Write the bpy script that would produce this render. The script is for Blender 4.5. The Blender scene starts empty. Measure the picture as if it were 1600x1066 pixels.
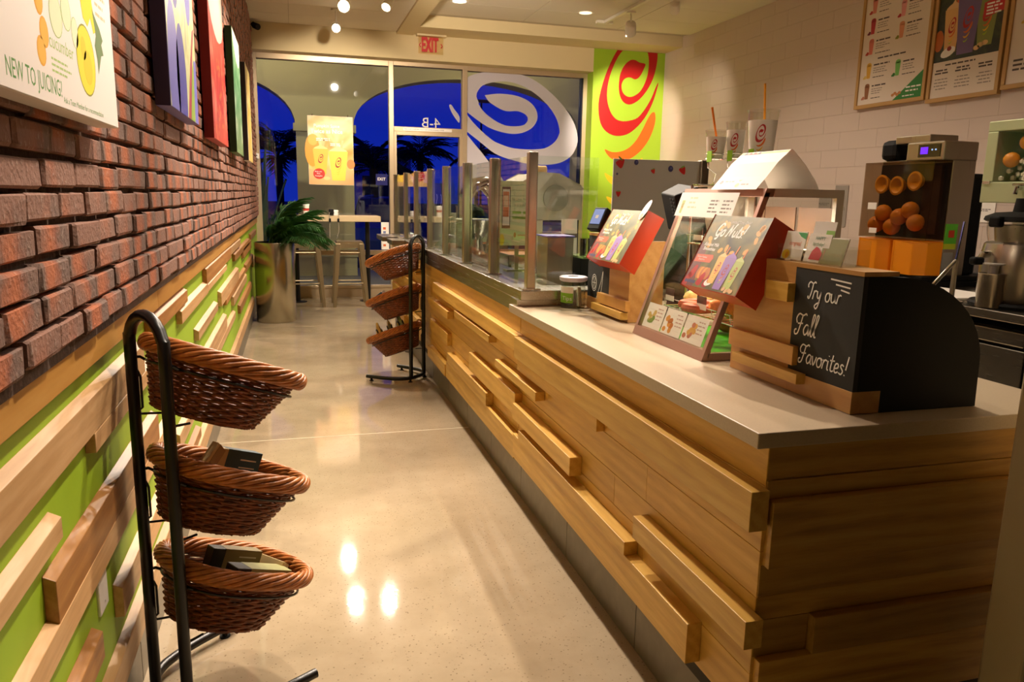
import bpy, math, random
from mathutils import Vector, Matrix
from mathutils.geometry import tessellate_polygon
S = bpy.context.scene
COL = S.collection
PI = math.pi
random.seed(7)

# ------------------------------------------------------------------ camera, world, lights, exposure
cd = bpy.data.cameras.new('camera'); cam = bpy.data.objects.new('camera', cd); COL.objects.link(cam)
_yaw, _pit, _rol, _foc = 0.279939623, 0.189374345, 0.019259832, 1185.778
_f = Vector((math.sin(_yaw)*math.cos(_pit), math.cos(_yaw)*math.cos(_pit), -math.sin(_pit)))
_r = Vector((math.cos(_yaw), -math.sin(_yaw), 0)); _u = _r.cross(_f)
_r2 = math.cos(_rol)*_r + math.sin(_rol)*_u; _u2 = -math.sin(_rol)*_r + math.cos(_rol)*_u
CAMH = 1.35
cam.matrix_world = Matrix(((_r2.x, _u2.x, -_f.x, 0), (_r2.y, _u2.y, -_f.y, 0), (_r2.z, _u2.z, -_f.z, CAMH), (0, 0, 0, 1)))
cd.sensor_fit = 'HORIZONTAL'; cd.sensor_width = 36; cd.lens = 36*_foc/1600; cd.clip_start = 0.05; cd.clip_end = 300
S.camera = cam
def in_frame(p):
    d = Vector(p) - Vector((0, 0, CAMH)); k = d.dot(_f)
    if k <= 0.1: return None
    return 800 + _foc*d.dot(_r2)/k, 533 - _foc*d.dot(_u2)/k

vs = S.view_settings
vs.view_transform = 'Standard'; vs.look = 'None'; vs.gamma = 1.0; vs.use_curve_mapping = False
vs.exposure = 0.12
S.display_settings.display_device = 'sRGB'

W = bpy.data.worlds.new('dusk'); S.world = W; W.use_nodes = True
wn = W.node_tree.nodes; wl = W.node_tree.links; wn.clear()
wo = wn.new('ShaderNodeOutputWorld'); wb = wn.new('ShaderNodeBackground'); wt = wn.new('ShaderNodeTexCoord')
wsx = wn.new('ShaderNodeSeparateXYZ'); wr = wn.new('ShaderNodeValToRGB')
wl.new(wt.outputs['Generated'], wsx.inputs[0]); wl.new(wsx.outputs['Z'], wr.inputs[0]); wl.new(wr.outputs[0], wb.inputs[0]); wl.new(wb.outputs[0], wo.inputs[0])
wr.color_ramp.elements[0].position = 0.0; wr.color_ramp.elements[0].color = (0.006, 0.022, 0.40, 1)
wr.color_ramp.elements[1].position = 0.30; wr.color_ramp.elements[1].color = (0.0015, 0.003, 0.30, 1)
wb.inputs[1].default_value = 1.0

WARM = (1.0, 0.84, 0.68)
def spot(loc, tgt, e, ang=70, blend=0.6, size=0.045, col=WARM):
    l = bpy.data.lights.new('spot_lamp', 'SPOT'); l.energy = e; l.spot_size = math.radians(ang); l.spot_blend = blend
    l.shadow_soft_size = size; l.color = col
    o = bpy.data.objects.new('spot_lamp', l); COL.objects.link(o); o.location = loc
    o.rotation_euler = (Vector(tgt)-Vector(loc)).to_track_quat('-Z', 'Y').to_euler()
    return o
def point(loc, e, size=0.08, col=WARM):
    l = bpy.data.lights.new('lamp', 'POINT'); l.energy = e; l.shadow_soft_size = size; l.color = col
    o = bpy.data.objects.new('lamp', l); COL.objects.link(o); o.location = loc
    return o
# aisle spots (x about 0.5): wall washers, aisle pools, counter front, added window-wall spots
spot((0.55, 1.9, 3.0), (-0.42, 1.5, 1.7), 165, 54)
spot((0.55, 3.1, 3.0), (-0.42, 2.6, 1.2), 120, 80)
spot((0.50, 4.4, 3.0), (-0.42, 4.2, 1.2), 150, 84)
spot((0.50, 6.0, 3.0), (-0.42, 5.8, 1.2), 190, 84)
spot((0.525, 7.82, 3.07), (0.40, 4.6, 0.0), 130, 66)
spot((0.510, 8.86, 3.07), (0.45, 6.4, 0.0), 170, 66)
spot((0.88, 7.76, 3.05), (0.95, 4.2, 0.4), 150, 60)
spot((0.60, 5.2, 3.0), (0.95, 3.1, 0.3), 300, 66)
spot((0.60, 4.0, 3.0), (0.85, 2.5, 0.5), 270, 58)
spot((0.50, 7.0, 3.0), (0.0, 8.3, 0.7), 150, 84)
spot((0.70, 7.3, 3.0), (0.5, 10.1, 1.9), 300, 60)  # added spot to brighten the window poster, no fixture modelled
spot((0.95, 6.9, 3.1), (0.48, 10.1, 1.86), 280, 15)  # added narrow spot on the poster alone
spot((1.10, 6.6, 3.0), (3.0, 10.1, 2.5), 240, 66)  # added spot to lift the header and window film
# counter and logo wall lights, downlights, added fill for the right wall
spot((1.7, 3.6, 3.3), (1.30, 2.2, 0.95), 300, 62)
spot((2.2, 6.2, 3.3), (1.25, 4.6, 0.95), 240, 76)
spot((3.60, 8.20, 3.10), (4.42, 9.9, 2.30), 430, 50)
spot((4.0, 7.9, 3.15), (4.94, 9.0, 2.1), 34, 75, 1.0)
spot((1.80, 8.573, 3.38), (1.8, 8.573, 0), 130, 120); spot((3.26, 8.582, 3.38), (3.26, 8.582, 0), 130, 120)
spot((2.9, 6.4, 3.38), (3.1, 6.4, 0), 150, 140); spot((2.7, 4.3, 3.38), (2.9, 4.3, 0), 120, 130); spot((2.4, 2.6, 3.38), (2.8, 2.8, 0), 50, 120)  # three added fill lamps for the right wall, no fixtures modelled
al = bpy.data.lights.new('case_lamp', 'AREA'); al.shape = 'RECTANGLE'; al.size = .40; al.size_y = .05; al.energy = 5.0; al.color = WARM
ao = bpy.data.objects.new('case_lamp', al); COL.objects.link(ao); ao.location = (1.38, 2.16, 1.355); ao.rotation_euler = (0, 0, math.pi/2)
# lamp under the arcade outside
point((-0.4, 11.7, 3.9), 42, 0.15, (1.0, 0.86, 0.56)); point((3.4, 11.7, 3.9), 30, 0.15, (1.0, 0.86, 0.56))

# ------------------------------------------------------------------ materials
def lin(c):
    c = c/255.0
    return c/12.92 if c <= 0.04045 else ((c+0.055)/1.055)**2.4
def rgb(t): return (lin(t[0]), lin(t[1]), lin(t[2]), 1.0)
def base_mat(name):
    m = bpy.data.materials.new(name); m.use_nodes = True
    n = m.node_tree.nodes; b = n['Principled BSDF']
    return m, n, m.node_tree.links, b
_mc = {}
def M(c, rough=0.5, metal=0.0, name=None, bump=0.0, bscale=60.0, var=0.0):
    k = (c, rough, metal, bump, bscale, var)
    if k in _mc: return _mc[k]
    m, n, l, b = base_mat(name or 'paint'); b.inputs['Base Color'].default_value = rgb(c)
    b.inputs['Roughness'].default_value = rough; b.inputs['Metallic'].default_value = metal
    if bump or var:
        t = n.new('ShaderNodeTexCoord'); no = n.new('ShaderNodeTexNoise'); no.inputs['Scale'].default_value = bscale
        no.inputs['Detail'].default_value = 5; l.new(t.outputs['Object'], no.inputs['Vector'])
        if bump:
            bp = n.new('ShaderNodeBump'); bp.inputs['Strength'].default_value = bump; bp.inputs['Distance'].default_value = 0.004
            l.new(no.outputs['Fac'], bp.inputs['Height']); l.new(bp.outputs[0], b.inputs['Normal'])
        if var:
            r = n.new('ShaderNodeValToRGB')
            a = rgb(c); r.color_ramp.elements[0].position = .3; r.color_ramp.elements[1].position = .7
            r.color_ramp.elements[0].color = tuple(x*(1-var) for x in a[:3])+(1,); r.color_ramp.elements[1].color = tuple(min(1, x*(1+var)) for x in a[:3])+(1,)
            l.new(no.outputs['Fac'], r.inputs[0]); l.new(r.outputs[0], b.inputs['Base Color'])
    _mc[k] = m
    return m
def emis(c, s, name='glow'):
    m, n, l, b = base_mat(name); b.inputs['Base Color'].default_value = (0, 0, 0, 1)
    b.inputs['Emission Color'].default_value = rgb(c); b.inputs['Emission Strength'].default_value = s
    return m
def glass(name='glass', tint=(235, 245, 235), refl=1.0):
    m = bpy.data.materials.new(name); m.use_nodes = True; n = m.node_tree.nodes; l = m.node_tree.links; n.clear()
    o = n.new('ShaderNodeOutputMaterial'); mx = n.new('ShaderNodeMixShader'); t = n.new('ShaderNodeBsdfTransparent'); g = n.new('ShaderNodeBsdfGlossy')
    f = n.new('ShaderNodeLayerWeight'); f.inputs['Blend'].default_value = .5; g.inputs['Roughness'].default_value = 0.02
    pw = n.new('ShaderNodeMath'); pw.operation = 'POWER'; pw.inputs[1].default_value = 4.5; l.new(f.outputs['Facing'], pw.inputs[0])
    md = n.new('ShaderNodeMath'); md.operation = 'MULTIPLY_ADD'; md.inputs[1].default_value = .75; md.inputs[2].default_value = .045; l.new(pw.outputs[0], md.inputs[0])
    t.inputs[0].default_value = rgb(tint); mm = n.new('ShaderNodeMath'); mm.operation = 'MULTIPLY'; mm.inputs[1].default_value = refl
    l.new(md.outputs[0], mm.inputs[0]); l.new(mm.outputs[0], mx.inputs[0]); l.new(t.outputs[0], mx.inputs[1]); l.new(g.outputs[0], mx.inputs[2]); l.new(mx.outputs[0], o.inputs[0])
    return m
def translucent_print(c, a=0.85):
    m, n, l, b = base_mat('decal'); b.inputs['Base Color'].default_value = rgb(c); b.inputs['Alpha'].default_value = a; b.inputs['Roughness'].default_value = .6
    return m
def wood(name, dark, mid, light, axis='y', rough=0.42, scale=1.0, tone=0.35, grain=1.0):
    m, n, l, b = base_mat(name)
    t = n.new('ShaderNodeTexCoord'); oi = n.new('ShaderNodeObjectInfo')
    mp = n.new('ShaderNodeMapping'); s = {'x': (1.3, 14, 14), 'y': (14, 1.3, 14), 'z': (14, 14, 1.3)}[axis]
    mp.inputs['Scale'].default_value = tuple(q*scale for q in s)
    ad = n.new('ShaderNodeVectorMath'); ad.operation = 'ADD'
    ml = n.new('ShaderNodeMath'); ml.operation = 'MULTIPLY'; ml.inputs[1].default_value = 37.0
    l.new(oi.outputs['Random'], ml.inputs[0]); l.new(t.outputs['Object'], ad.inputs[0]); l.new(ml.outputs[0], ad.inputs[1]); l.new(ad.outputs[0], mp.inputs[0])
    n1 = n.new('ShaderNodeTexNoise'); n1.inputs['Scale'].default_value = 1.1; n1.inputs['Detail'].default_value = 3; n1.inputs['Distortion'].default_value = 1.3
    wv = n.new('ShaderNodeTexWave'); wv.wave_type = 'RINGS'; wv.rings_direction = axis.upper(); wv.inputs['Scale'].default_value = 0.55
    wv.inputs['Distortion'].default_value = 5.0; wv.inputs['Detail'].default_value = 2.5; wv.inputs['Detail Scale'].default_value = 0.7
    n2 = n.new('ShaderNodeTexNoise'); n2.inputs['Scale'].default_value = 9; n2.inputs['Detail'].default_value = 4
    for q in (n1, wv, n2): l.new(mp.outputs[0], q.inputs['Vector'])
    a = n.new('ShaderNodeMix'); a.data_type = 'FLOAT'; a.inputs[0].default_value = .16*grain
    l.new(n1.outputs['Fac'], a.inputs[2]); l.new(wv.outputs['Fac'], a.inputs[3])
    a2 = n.new('ShaderNodeMix'); a2.data_type = 'FLOAT'; a2.inputs[0].default_value = .22*grain
    l.new(a.outputs[0], a2.inputs[2]); l.new(n2.outputs['Fac'], a2.inputs[3])
    r = n.new('ShaderNodeValToRGB'); e = r.color_ramp.elements
    e[0].position = .22; e[0].color = rgb(dark); e[1].position = .78; e[1].color = rgb(light); q = e.new(.5); q.color = rgb(mid)
    l.new(a2.outputs[0], r.inputs[0])
    hs = n.new('ShaderNodeHueSaturation'); mr = n.new('ShaderNodeMapRange'); mr.inputs['To Min'].default_value = 1-tone; mr.inputs['To Max'].default_value = 1+tone*.55
    l.new(oi.outputs['Random'], mr.inputs['Value']); l.new(mr.outputs[0], hs.inputs['Value']); l.new(r.outputs[0], hs.inputs['Color'])
    l.new(hs.outputs[0], b.inputs['Base Color'])
    bp = n.new('ShaderNodeBump'); bp.inputs['Strength'].default_value = .12; bp.inputs['Distance'].default_value = .002
    l.new(a2.outputs[0], bp.inputs['Height']); l.new(bp.outputs[0], b.inputs['Normal'])
    b.inputs['Roughness'].default_value = rough
    return m
def brushed(name, c=(190, 182, 165), rough=0.28, axis='z', scale=(300, 300, 2)):
    m, n, l, b = base_mat(name); b.inputs['Base Color'].default_value = rgb(c); b.inputs['Metallic'].default_value = 1.0
    t = n.new('ShaderNodeTexCoord'); mp = n.new('ShaderNodeMapping'); mp.inputs['Scale'].default_value = scale
    no = n.new('ShaderNodeTexNoise'); no.inputs['Scale'].default_value = 1.0; no.inputs['Detail'].default_value = 2
    l.new(t.outputs['Object'], mp.inputs[0]); l.new(mp.outputs[0], no.inputs['Vector'])
    mr = n.new('ShaderNodeMapRange'); mr.inputs['To Min'].default_value = rough-.02; mr.inputs['To Max'].default_value = rough+.03
    l.new(no.outputs['Fac'], mr.inputs['Value']); l.new(mr.outputs[0], b.inputs['Roughness'])
    return m
def photo_mat(name, cols, scale=6.0, dist=1.2, rough=.35):
    m, n, l, b = base_mat(name); t = n.new('ShaderNodeTexCoord'); no = n.new('ShaderNodeTexNoise'); no.inputs['Scale'].default_value = scale
    no.inputs['Detail'].default_value = 2; no.inputs['Distortion'].default_value = dist
    l.new(t.outputs['Object'], no.inputs['Vector']); r = n.new('ShaderNodeValToRGB'); e = r.color_ramp.elements
    k = len(cols); e[0].position = .28; e[0].color = rgb(cols[0]); e[1].position = .72; e[1].color = rgb(cols[-1])
    for i in range(1, k-1): q = e.new(.28+.44*i/(k-1)); q.color = rgb(cols[i])
    l.new(no.outputs['Fac'], r.inputs[0]); l.new(r.outputs[0], b.inputs['Base Color']); b.inputs['Roughness'].default_value = rough
    return m

def brick_mat():
    m, n, l, b = base_mat('brick_clay')
    uv = n.new('ShaderNodeUVMap'); uv.uv_map = 'UVMap'; sx = n.new('ShaderNodeSeparateXYZ'); l.new(uv.outputs[0], sx.inputs[0])
    g = n.new('ShaderNodeNewGeometry'); no = n.new('ShaderNodeTexNoise'); no.inputs['Scale'].default_value = 16; no.inputs['Detail'].default_value = 5
    no2 = n.new('ShaderNodeTexNoise'); no2.inputs['Scale'].default_value = 5.5; no2.inputs['Detail'].default_value = 1
    no3 = n.new('ShaderNodeTexNoise'); no3.inputs['Scale'].default_value = 90; no3.inputs['Detail'].default_value = 6
    for q in (no, no2, no3): l.new(g.outputs['Position'], q.inputs['Vector'])
    # u (0..1 along the brick) pushed around by noise: fired grey ends, orange heart
    ad = n.new('ShaderNodeMath'); ad.operation = 'MULTIPLY_ADD'; ad.inputs[1].default_value = .55; l.new(no.outputs['Fac'], ad.inputs[0]); l.new(sx.outputs[0], ad.inputs[2])
    r = n.new('ShaderNodeValToRGB'); e = r.color_ramp.elements
    e[0].position = .30; e[0].color = rgb((112, 92, 82)); e[1].position = 1.0; e[1].color = rgb((118, 94, 84))
    for p, c in ((.46, (172, 98, 62)), (.70, (180, 104, 66)), (.86, (150, 90, 66))): q = e.new(p); q.color = rgb(c)
    l.new(ad.outputs[0], r.inputs[0])
    mx = n.new('ShaderNodeMix'); mx.data_type = 'RGBA'; l.new(r.outputs[0], mx.inputs[6]); mx.inputs[7].default_value = rgb((140, 102, 86))
    r2 = n.new('ShaderNodeValToRGB'); r2.color_ramp.elements[0].position = .40; r2.color_ramp.elements[1].position = .62
    l.new(no2.outputs['Fac'], r2.inputs[0]); l.new(r2.outputs[0], mx.inputs[0])
    mx2 = n.new('ShaderNodeMix'); mx2.data_type = 'RGBA'; l.new(mx.outputs[2], mx2.inputs[6]); mx2.inputs[7].default_value = rgb((190, 170, 158))
    r3 = n.new('ShaderNodeValToRGB'); r3.color_ramp.elements[0].position = .60; r3.color_ramp.elements[1].position = .74
    l.new(no3.outputs['Fac'], r3.inputs[0])
    ml = n.new('ShaderNodeMath'); ml.operation = 'MULTIPLY'; ml.inputs[1].default_value = .55; l.new(r3.outputs[0], ml.inputs[0]); l.new(ml.outputs[0], mx2.inputs[0])
    l.new(mx2.outputs[2], b.inputs['Base Color']); b.inputs['Roughness'].default_value = .85
    bp = n.new('ShaderNodeBump'); bp.inputs['Strength'].default_value = .75; bp.inputs['Distance'].default_value = .005
    l.new(no3.outputs['Fac'], bp.inputs['Height']); l.new(bp.outputs[0], b.inputs['Normal'])
    return m
def floor_mat():
    m, n, l, b = base_mat('polished_concrete'); g = n.new('ShaderNodeNewGeometry')
    a = n.new('ShaderNodeTexNoise'); a.inputs['Scale'].default_value = 2.6; a.inputs['Detail'].default_value = 9; a.inputs['Roughness'].default_value = .65
    c = n.new('ShaderNodeTexNoise'); c.inputs['Scale'].default_value = 60; c.inputs['Detail'].default_value = 3
    v = n.new('ShaderNodeTexVoronoi'); v.inputs['Scale'].default_value = 75
    for q in (a, c, v): l.new(g.outputs['Position'], q.inputs['Vector'])
    r = n.new('ShaderNodeValToRGB'); e = r.color_ramp.elements; e[0].position = .3; e[0].color = rgb((156, 139, 113)); e[1].position = .7; e[1].color = rgb((178, 161, 135))
    l.new(a.outputs['Fac'], r.inputs[0])
    r2 = n.new('ShaderNodeValToRGB'); r2.color_ramp.elements[0].position = .05; r2.color_ramp.elements[1].position = .26
    l.new(v.outputs['Distance'], r2.inputs[0])
    r3 = n.new('ShaderNodeValToRGB'); r3.color_ramp.elements[0].position = .40; r3.color_ramp.elements[1].position = .56; l.new(c.outputs['Fac'], r3.inputs[0])
    sp = n.new('ShaderNodeMath'); sp.operation = 'MULTIPLY'
    inv = n.new('ShaderNodeMath'); inv.operation = 'SUBTRACT'; inv.inputs[0].default_value = 1; l.new(r2.outputs[0], inv.inputs[1])
    l.new(inv.outputs[0], sp.inputs[0]); l.new(r3.outputs[0], sp.inputs[1])
    mx = n.new('ShaderNodeMix'); mx.data_type = 'RGBA'; l.new(sp.outputs[0], mx.inputs[0]); l.new(r.outputs[0], mx.inputs[6]); mx.inputs[7].default_value = rgb((112, 96, 74))
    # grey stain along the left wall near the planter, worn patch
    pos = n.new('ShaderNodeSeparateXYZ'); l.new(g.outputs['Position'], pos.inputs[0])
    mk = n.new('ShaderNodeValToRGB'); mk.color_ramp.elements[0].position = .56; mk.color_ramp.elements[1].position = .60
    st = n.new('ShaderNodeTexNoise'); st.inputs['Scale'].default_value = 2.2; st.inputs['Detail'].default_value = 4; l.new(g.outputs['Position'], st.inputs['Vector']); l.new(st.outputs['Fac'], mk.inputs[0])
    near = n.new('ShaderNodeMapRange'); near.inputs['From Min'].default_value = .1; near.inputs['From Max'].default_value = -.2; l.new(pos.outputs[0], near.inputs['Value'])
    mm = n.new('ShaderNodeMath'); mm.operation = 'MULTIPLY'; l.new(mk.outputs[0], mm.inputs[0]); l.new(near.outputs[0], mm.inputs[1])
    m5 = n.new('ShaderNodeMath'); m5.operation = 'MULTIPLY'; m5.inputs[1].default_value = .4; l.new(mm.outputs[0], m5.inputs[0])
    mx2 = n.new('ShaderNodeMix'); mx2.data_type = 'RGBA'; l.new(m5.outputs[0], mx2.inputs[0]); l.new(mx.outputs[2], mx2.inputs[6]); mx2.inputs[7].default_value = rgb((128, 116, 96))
    l.new(mx2.outputs[2], b.inputs['Base Color'])
    rr = n.new('ShaderNodeMapRange'); rr.inputs['To Min'].default_value = .03; rr.inputs['To Max'].default_value = .06; b.inputs['Specular IOR Level'].default_value = .34; l.new(a.outputs['Fac'], rr.inputs['Value']); l.new(rr.outputs[0], b.inputs['Roughness'])
    bp = n.new('ShaderNodeBump'); bp.inputs['Strength'].default_value = .04; bp.inputs['Distance'].default_value = .003; l.new(c.outputs['Fac'], bp.inputs['Height']); l.new(bp.outputs[0], b.inputs['Normal'])
    return m

MAPLE = wood('maple_plank', (180, 134, 86), (208, 164, 112), (224, 186, 136), 'y', tone=.2, scale=1.5)
BROWNP = wood('walnut_plank', (140, 92, 46), (172, 118, 62), (196, 144, 82), 'y', tone=.22, scale=1.5)
TRIMW = wood('birch_trim', (176, 120, 52), (198, 144, 68), (212, 162, 88), 'y', tone=.12)
HONEY = wood('honey_oak', (184, 136, 50), (210, 164, 72), (228, 188, 98), 'y', tone=.14, scale=1.5)
HONEYX = wood('honey_oak_end', (140, 98, 36), (186, 140, 56), (206, 164, 76), 'x', tone=.30, scale=1.5)
HONEYZ = wood('oak_veneer', (160, 108, 52), (190, 140, 76), (206, 160, 96), 'y', tone=.12)
GREENW = M((152, 186, 36), .55, name='lime_wall_paint')
CONC = floor_mat(); BRICK = brick_mat()
MORTAR = M((92, 72, 60), .95, name='mortar', bump=.8, bscale=80, var=.3)
CREAM = M((214, 196, 150), .8, name='cream_paint'); CEIL = M((222, 212, 190), .85, name='ceiling_white')
TILE = M((204, 186, 172), .4, name='white_wall_tile'); GROUT = M((190, 172, 156), .9)
ALU = M((202, 180, 146), .35, .55, name='bronze_aluminium')
STEEL = brushed('brushed_steel'); STEELH = brushed('brushed_steel_flat', (172, 167, 154), .26, 'y', (300, 3, 300))
CHROME = M((220, 220, 215), .12, 1.0, 'chrome')
BLACKM = M((14, 13, 13), .35, 0.0, 'black_metal'); BLACKP = M((16, 16, 15), .6, 0, 'black_plastic')
_b = BLACKP.node_tree.nodes['Principled BSDF']; _b.inputs['Specular IOR Level'].default_value = .2
CHALK = M((24, 23, 19), .7, 0, 'chalkboard', var=.2, bscale=4)
WHITE = M((240, 236, 228), .5, 0, 'white_print'); CHALKW = M((240, 238, 232), .8)
STONE = M((178, 160, 134), .28, 0, 'solid_surface', var=.05, bscale=200)
KICK = M((122, 114, 98), .35, .2, 'grey_kick_tile', bump=.05, bscale=20, var=.12)
ORANGE = M((196, 58, 14), .35, 0, 'orange_plastic'); PAPER = M((238, 232, 222), .7, 0, 'paper')
GLASS = glass('window_glass', (246, 250, 246)); GGLASS = glass('guard_glass', (247, 251, 247)); CLEAR = glass('clear_plastic', (250, 250, 247), .8)
WICK = M((122, 62, 26), .42, 0, 'wicker', bump=.4, bscale=40, var=.45); WICKL = M((178, 106, 48), .4, 0, 'wicker_rim', bump=.4, bscale=40, var=.35)
RED = M((176, 16, 16), .5, 0, 'logo_red')

# ------------------------------------------------------------------ mesh helpers
def wm(o):
    m = Matrix.Identity(4)
    while o is not None:
        m = Matrix.LocRotScale(o.location, o.rotation_euler, o.scale) @ m; o = o.parent
    return m
def link(name, me, parent=None, loc=None):
    o = bpy.data.objects.new(name, me); COL.objects.link(o)
    if parent: o.parent = parent
    if loc: o.location = loc
    return o
def tag(o, label=None, cat=None, group=None, kind=None):
    if label: o['label'] = label
    if cat: o['category'] = cat
    if group: o['group'] = group
    if kind: o['kind'] = kind
    return o
def thing(name, label, cat, loc=(0, 0, 0), rz=0.0, group=None):
    o = bpy.data.objects.new(name, None); COL.objects.link(o); o.empty_display_size = .05
    o.location = loc; o.rotation_euler = (0, 0, rz)
    return tag(o, label, cat, group)
class MB:
    def __init__(s): s.v = []; s.f = []; s.mi = []; s.mats = []
    def mat(s, m):
        if m is None: return 0
        if m not in s.mats: s.mats.append(m)
        return s.mats.index(m)
    def add(s, v, f, m=None):
        k = len(s.v); i = s.mat(m); s.v += [tuple(p) for p in v]
        for q in f: s.f.append([k+j for j in q]); s.mi.append(i)
        return s
    def box(s, x0, x1, y0, y1, z0, z1, m=None):
        v = [(x0, y0, z0), (x1, y0, z0), (x1, y1, z0), (x0, y1, z0), (x0, y0, z1), (x1, y0, z1), (x1, y1, z1), (x0, y1, z1)]
        return s.add(v, [(3, 2, 1, 0), (4, 5, 6, 7), (0, 1, 5, 4), (1, 2, 6, 5), (2, 3, 7, 6), (3, 0, 4, 7)], m)
    def hexa(s, v, m=None):
        return s.add(v, [(3, 2, 1, 0), (4, 5, 6, 7), (0, 1, 5, 4), (1, 2, 6, 5), (2, 3, 7, 6), (3, 0, 4, 7)], m)
    def prism(s, poly, axis, a0, a1, m=None):
        def P(p, a): return {'x': (a, p[0], p[1]), 'y': (p[0], a, p[1]), 'z': (p[0], p[1], a)}[axis]
        n = len(poly); v = [P(p, a0) for p in poly]+[P(p, a1) for p in poly]
        tr = tessellate_polygon([[Vector((p[0], p[1], 0)) for p in poly]])
        f = [tuple(t) for t in tr]+[tuple(n+j for j in reversed(t)) for t in tr]+[(i, (i+1) % n, n+(i+1) % n, n+i) for i in range(n)]
        return s.add(v, f, m)
    def tube(s, path, r, n=8, closed=False, m=None, caps=True):
        P = [Vector(p) for p in path]; k = len(P); rr = r if isinstance(r, (list, tuple)) else [r]*k
        vs_ = []; up = None
        for i in range(k):
            if closed: t = P[(i+1) % k]-P[i-1]
            else: t = P[min(i+1, k-1)]-P[max(i-1, 0)]
            t.normalize()
            if up is None: up = Vector((0, 0, 1)) if abs(t.z) < .9 else Vector((1, 0, 0))
            a = t.cross(up)
            if a.length < 1e-6: a = t.cross(Vector((0, 1, .3)))
            a.normalize(); up = a.cross(t)
            for j in range(n):
                an = 2*PI*j/n; vs_.append(P[i]+(a*math.cos(an)+up*math.sin(an))*rr[i])
        f = []
        for i in range(k if closed else k-1):
            for j in range(n):
                f.append((i*n+j, i*n+(j+1) % n, ((i+1) % k)*n+(j+1) % n, ((i+1) % k)*n+j))
        if not closed and caps: f += [tuple(reversed(range(n))), tuple(range((k-1)*n, k*n))]
        return s.add(vs_, f, m)
    def lathe(s, prof, n=24, c=(0, 0, 0), m=None, caps=True, sx=1, sy=1):
        v = []; f = []
        for r, z in prof:
            for j in range(n): an = 2*PI*j/n; v.append((c[0]+r*sx*math.cos(an), c[1]+r*sy*math.sin(an), c[2]+z))
        for i in range(len(prof)-1):
            for j in range(n): f.append((i*n+j, i*n+(j+1) % n, (i+1)*n+(j+1) % n, (i+1)*n+j))
        if caps: f += [tuple(reversed(range(n))), tuple(range((len(prof)-1)*n, len(prof)*n))]
        return s.add(v, f, m)
    def ball(s, c, r, n=12, m=None, sq=(1, 1, 1)):
        pr = [(math.sin(PI*i/(n//2))*r+1e-5, -math.cos(PI*i/(n//2))*r) for i in range(n//2+1)]
        k = len(s.v); s.lathe(pr, n, (0, 0, 0), m, False)
        for i in range(k, len(s.v)): p = s.v[i]; s.v[i] = (c[0]+p[0]*sq[0], c[1]+p[1]*sq[1], c[2]+p[2]*sq[2])
        return s
    def xf(s, mtx, a=0):
        for i in range(a, len(s.v)): s.v[i] = tuple(mtx @ Vector(s.v[i]))
        return s
    def mesh(s, name, m=None):
        me = bpy.data.meshes.new(name); me.from_pydata(s.v, [], s.f)
        if s.mats:
            for q in s.mats: me.materials.append(q)
            me.polygons.foreach_set('material_index', s.mi)
        elif m: me.materials.append(m)
        me.update(); return me
    def build(s, name, m=None, parent=None, world=True, smooth=False, bevel=0, label=None, kind=None, pivot=False):
        if parent is not None and world:
            s.xf(wm(parent).inverted())
        loc = None
        if pivot:   # put the origin at the centre of the piece (so per-object noise differs)
            n = len(s.v); c = [sum(p[i] for p in s.v)/n for i in range(3)]; loc = c; s.v = [tuple(p[i]-c[i] for i in range(3)) for p in s.v]
        me = s.mesh(name, m)
        if smooth:
            me.polygons.foreach_set('use_smooth', [True]*len(me.polygons))
            try: me.set_sharp_from_angle(angle=math.radians(38))
            except Exception: pass
        o = link(name, me, parent, loc)
        if bevel:
            b = o.modifiers.new('bevel', 'BEVEL'); b.width = bevel; b.segments = 2; b.limit_method = 'ANGLE'
        return tag(o, label, None, None, kind)
def B(*a, m=None): return MB().box(*a, m=m)

def crom(pts, n=5, closed=True):
    k = len(pts); out = []
    for i in range(k if closed else k-1):
        p = [pts[(i+d) % k] if closed else pts[min(max(i+d, 0), k-1)] for d in (-1, 0, 1, 2)]
        for j in range(n):
            t = j/n; q = []
            for c in range(len(p[0])):
                a, b, cc, d = (w[c] for w in p)
                q.append(.5*((2*b)+(-a+cc)*t+(2*a-5*b+4*cc-d)*t*t+(-a+3*b-3*cc+d)*t**3))
            out.append(tuple(q))
    if not closed: out.append(tuple(pts[-1]))
    return out

_txt = {}
def text_polys(s, bold=False):
    """text outlines as a filled mesh (unit size), default font"""
    k = s
    if k in _txt: return _txt[k]
    c = bpy.data.curves.new('lettering', 'FONT'); c.body = s; c.size = 1.0; c.resolution_u = 2; c.fill_mode = 'FRONT'
    o = bpy.data.objects.new('lettering', c); me = bpy.data.meshes.new_from_object(o)
    v = [(p.co.x, p.co.y) for p in me.vertices]; f = [tuple(q.vertices) for q in me.polygons]
    bpy.data.objects.remove(o); bpy.data.meshes.remove(me); bpy.data.curves.remove(c)
    x0 = min((p[0] for p in v), default=0); x1 = max((p[0] for p in v), default=1)
    _txt[k] = ([(p[0]-x0, p[1]) for p in v], f, max(x1-x0, .01)); return _txt[k]

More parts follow.
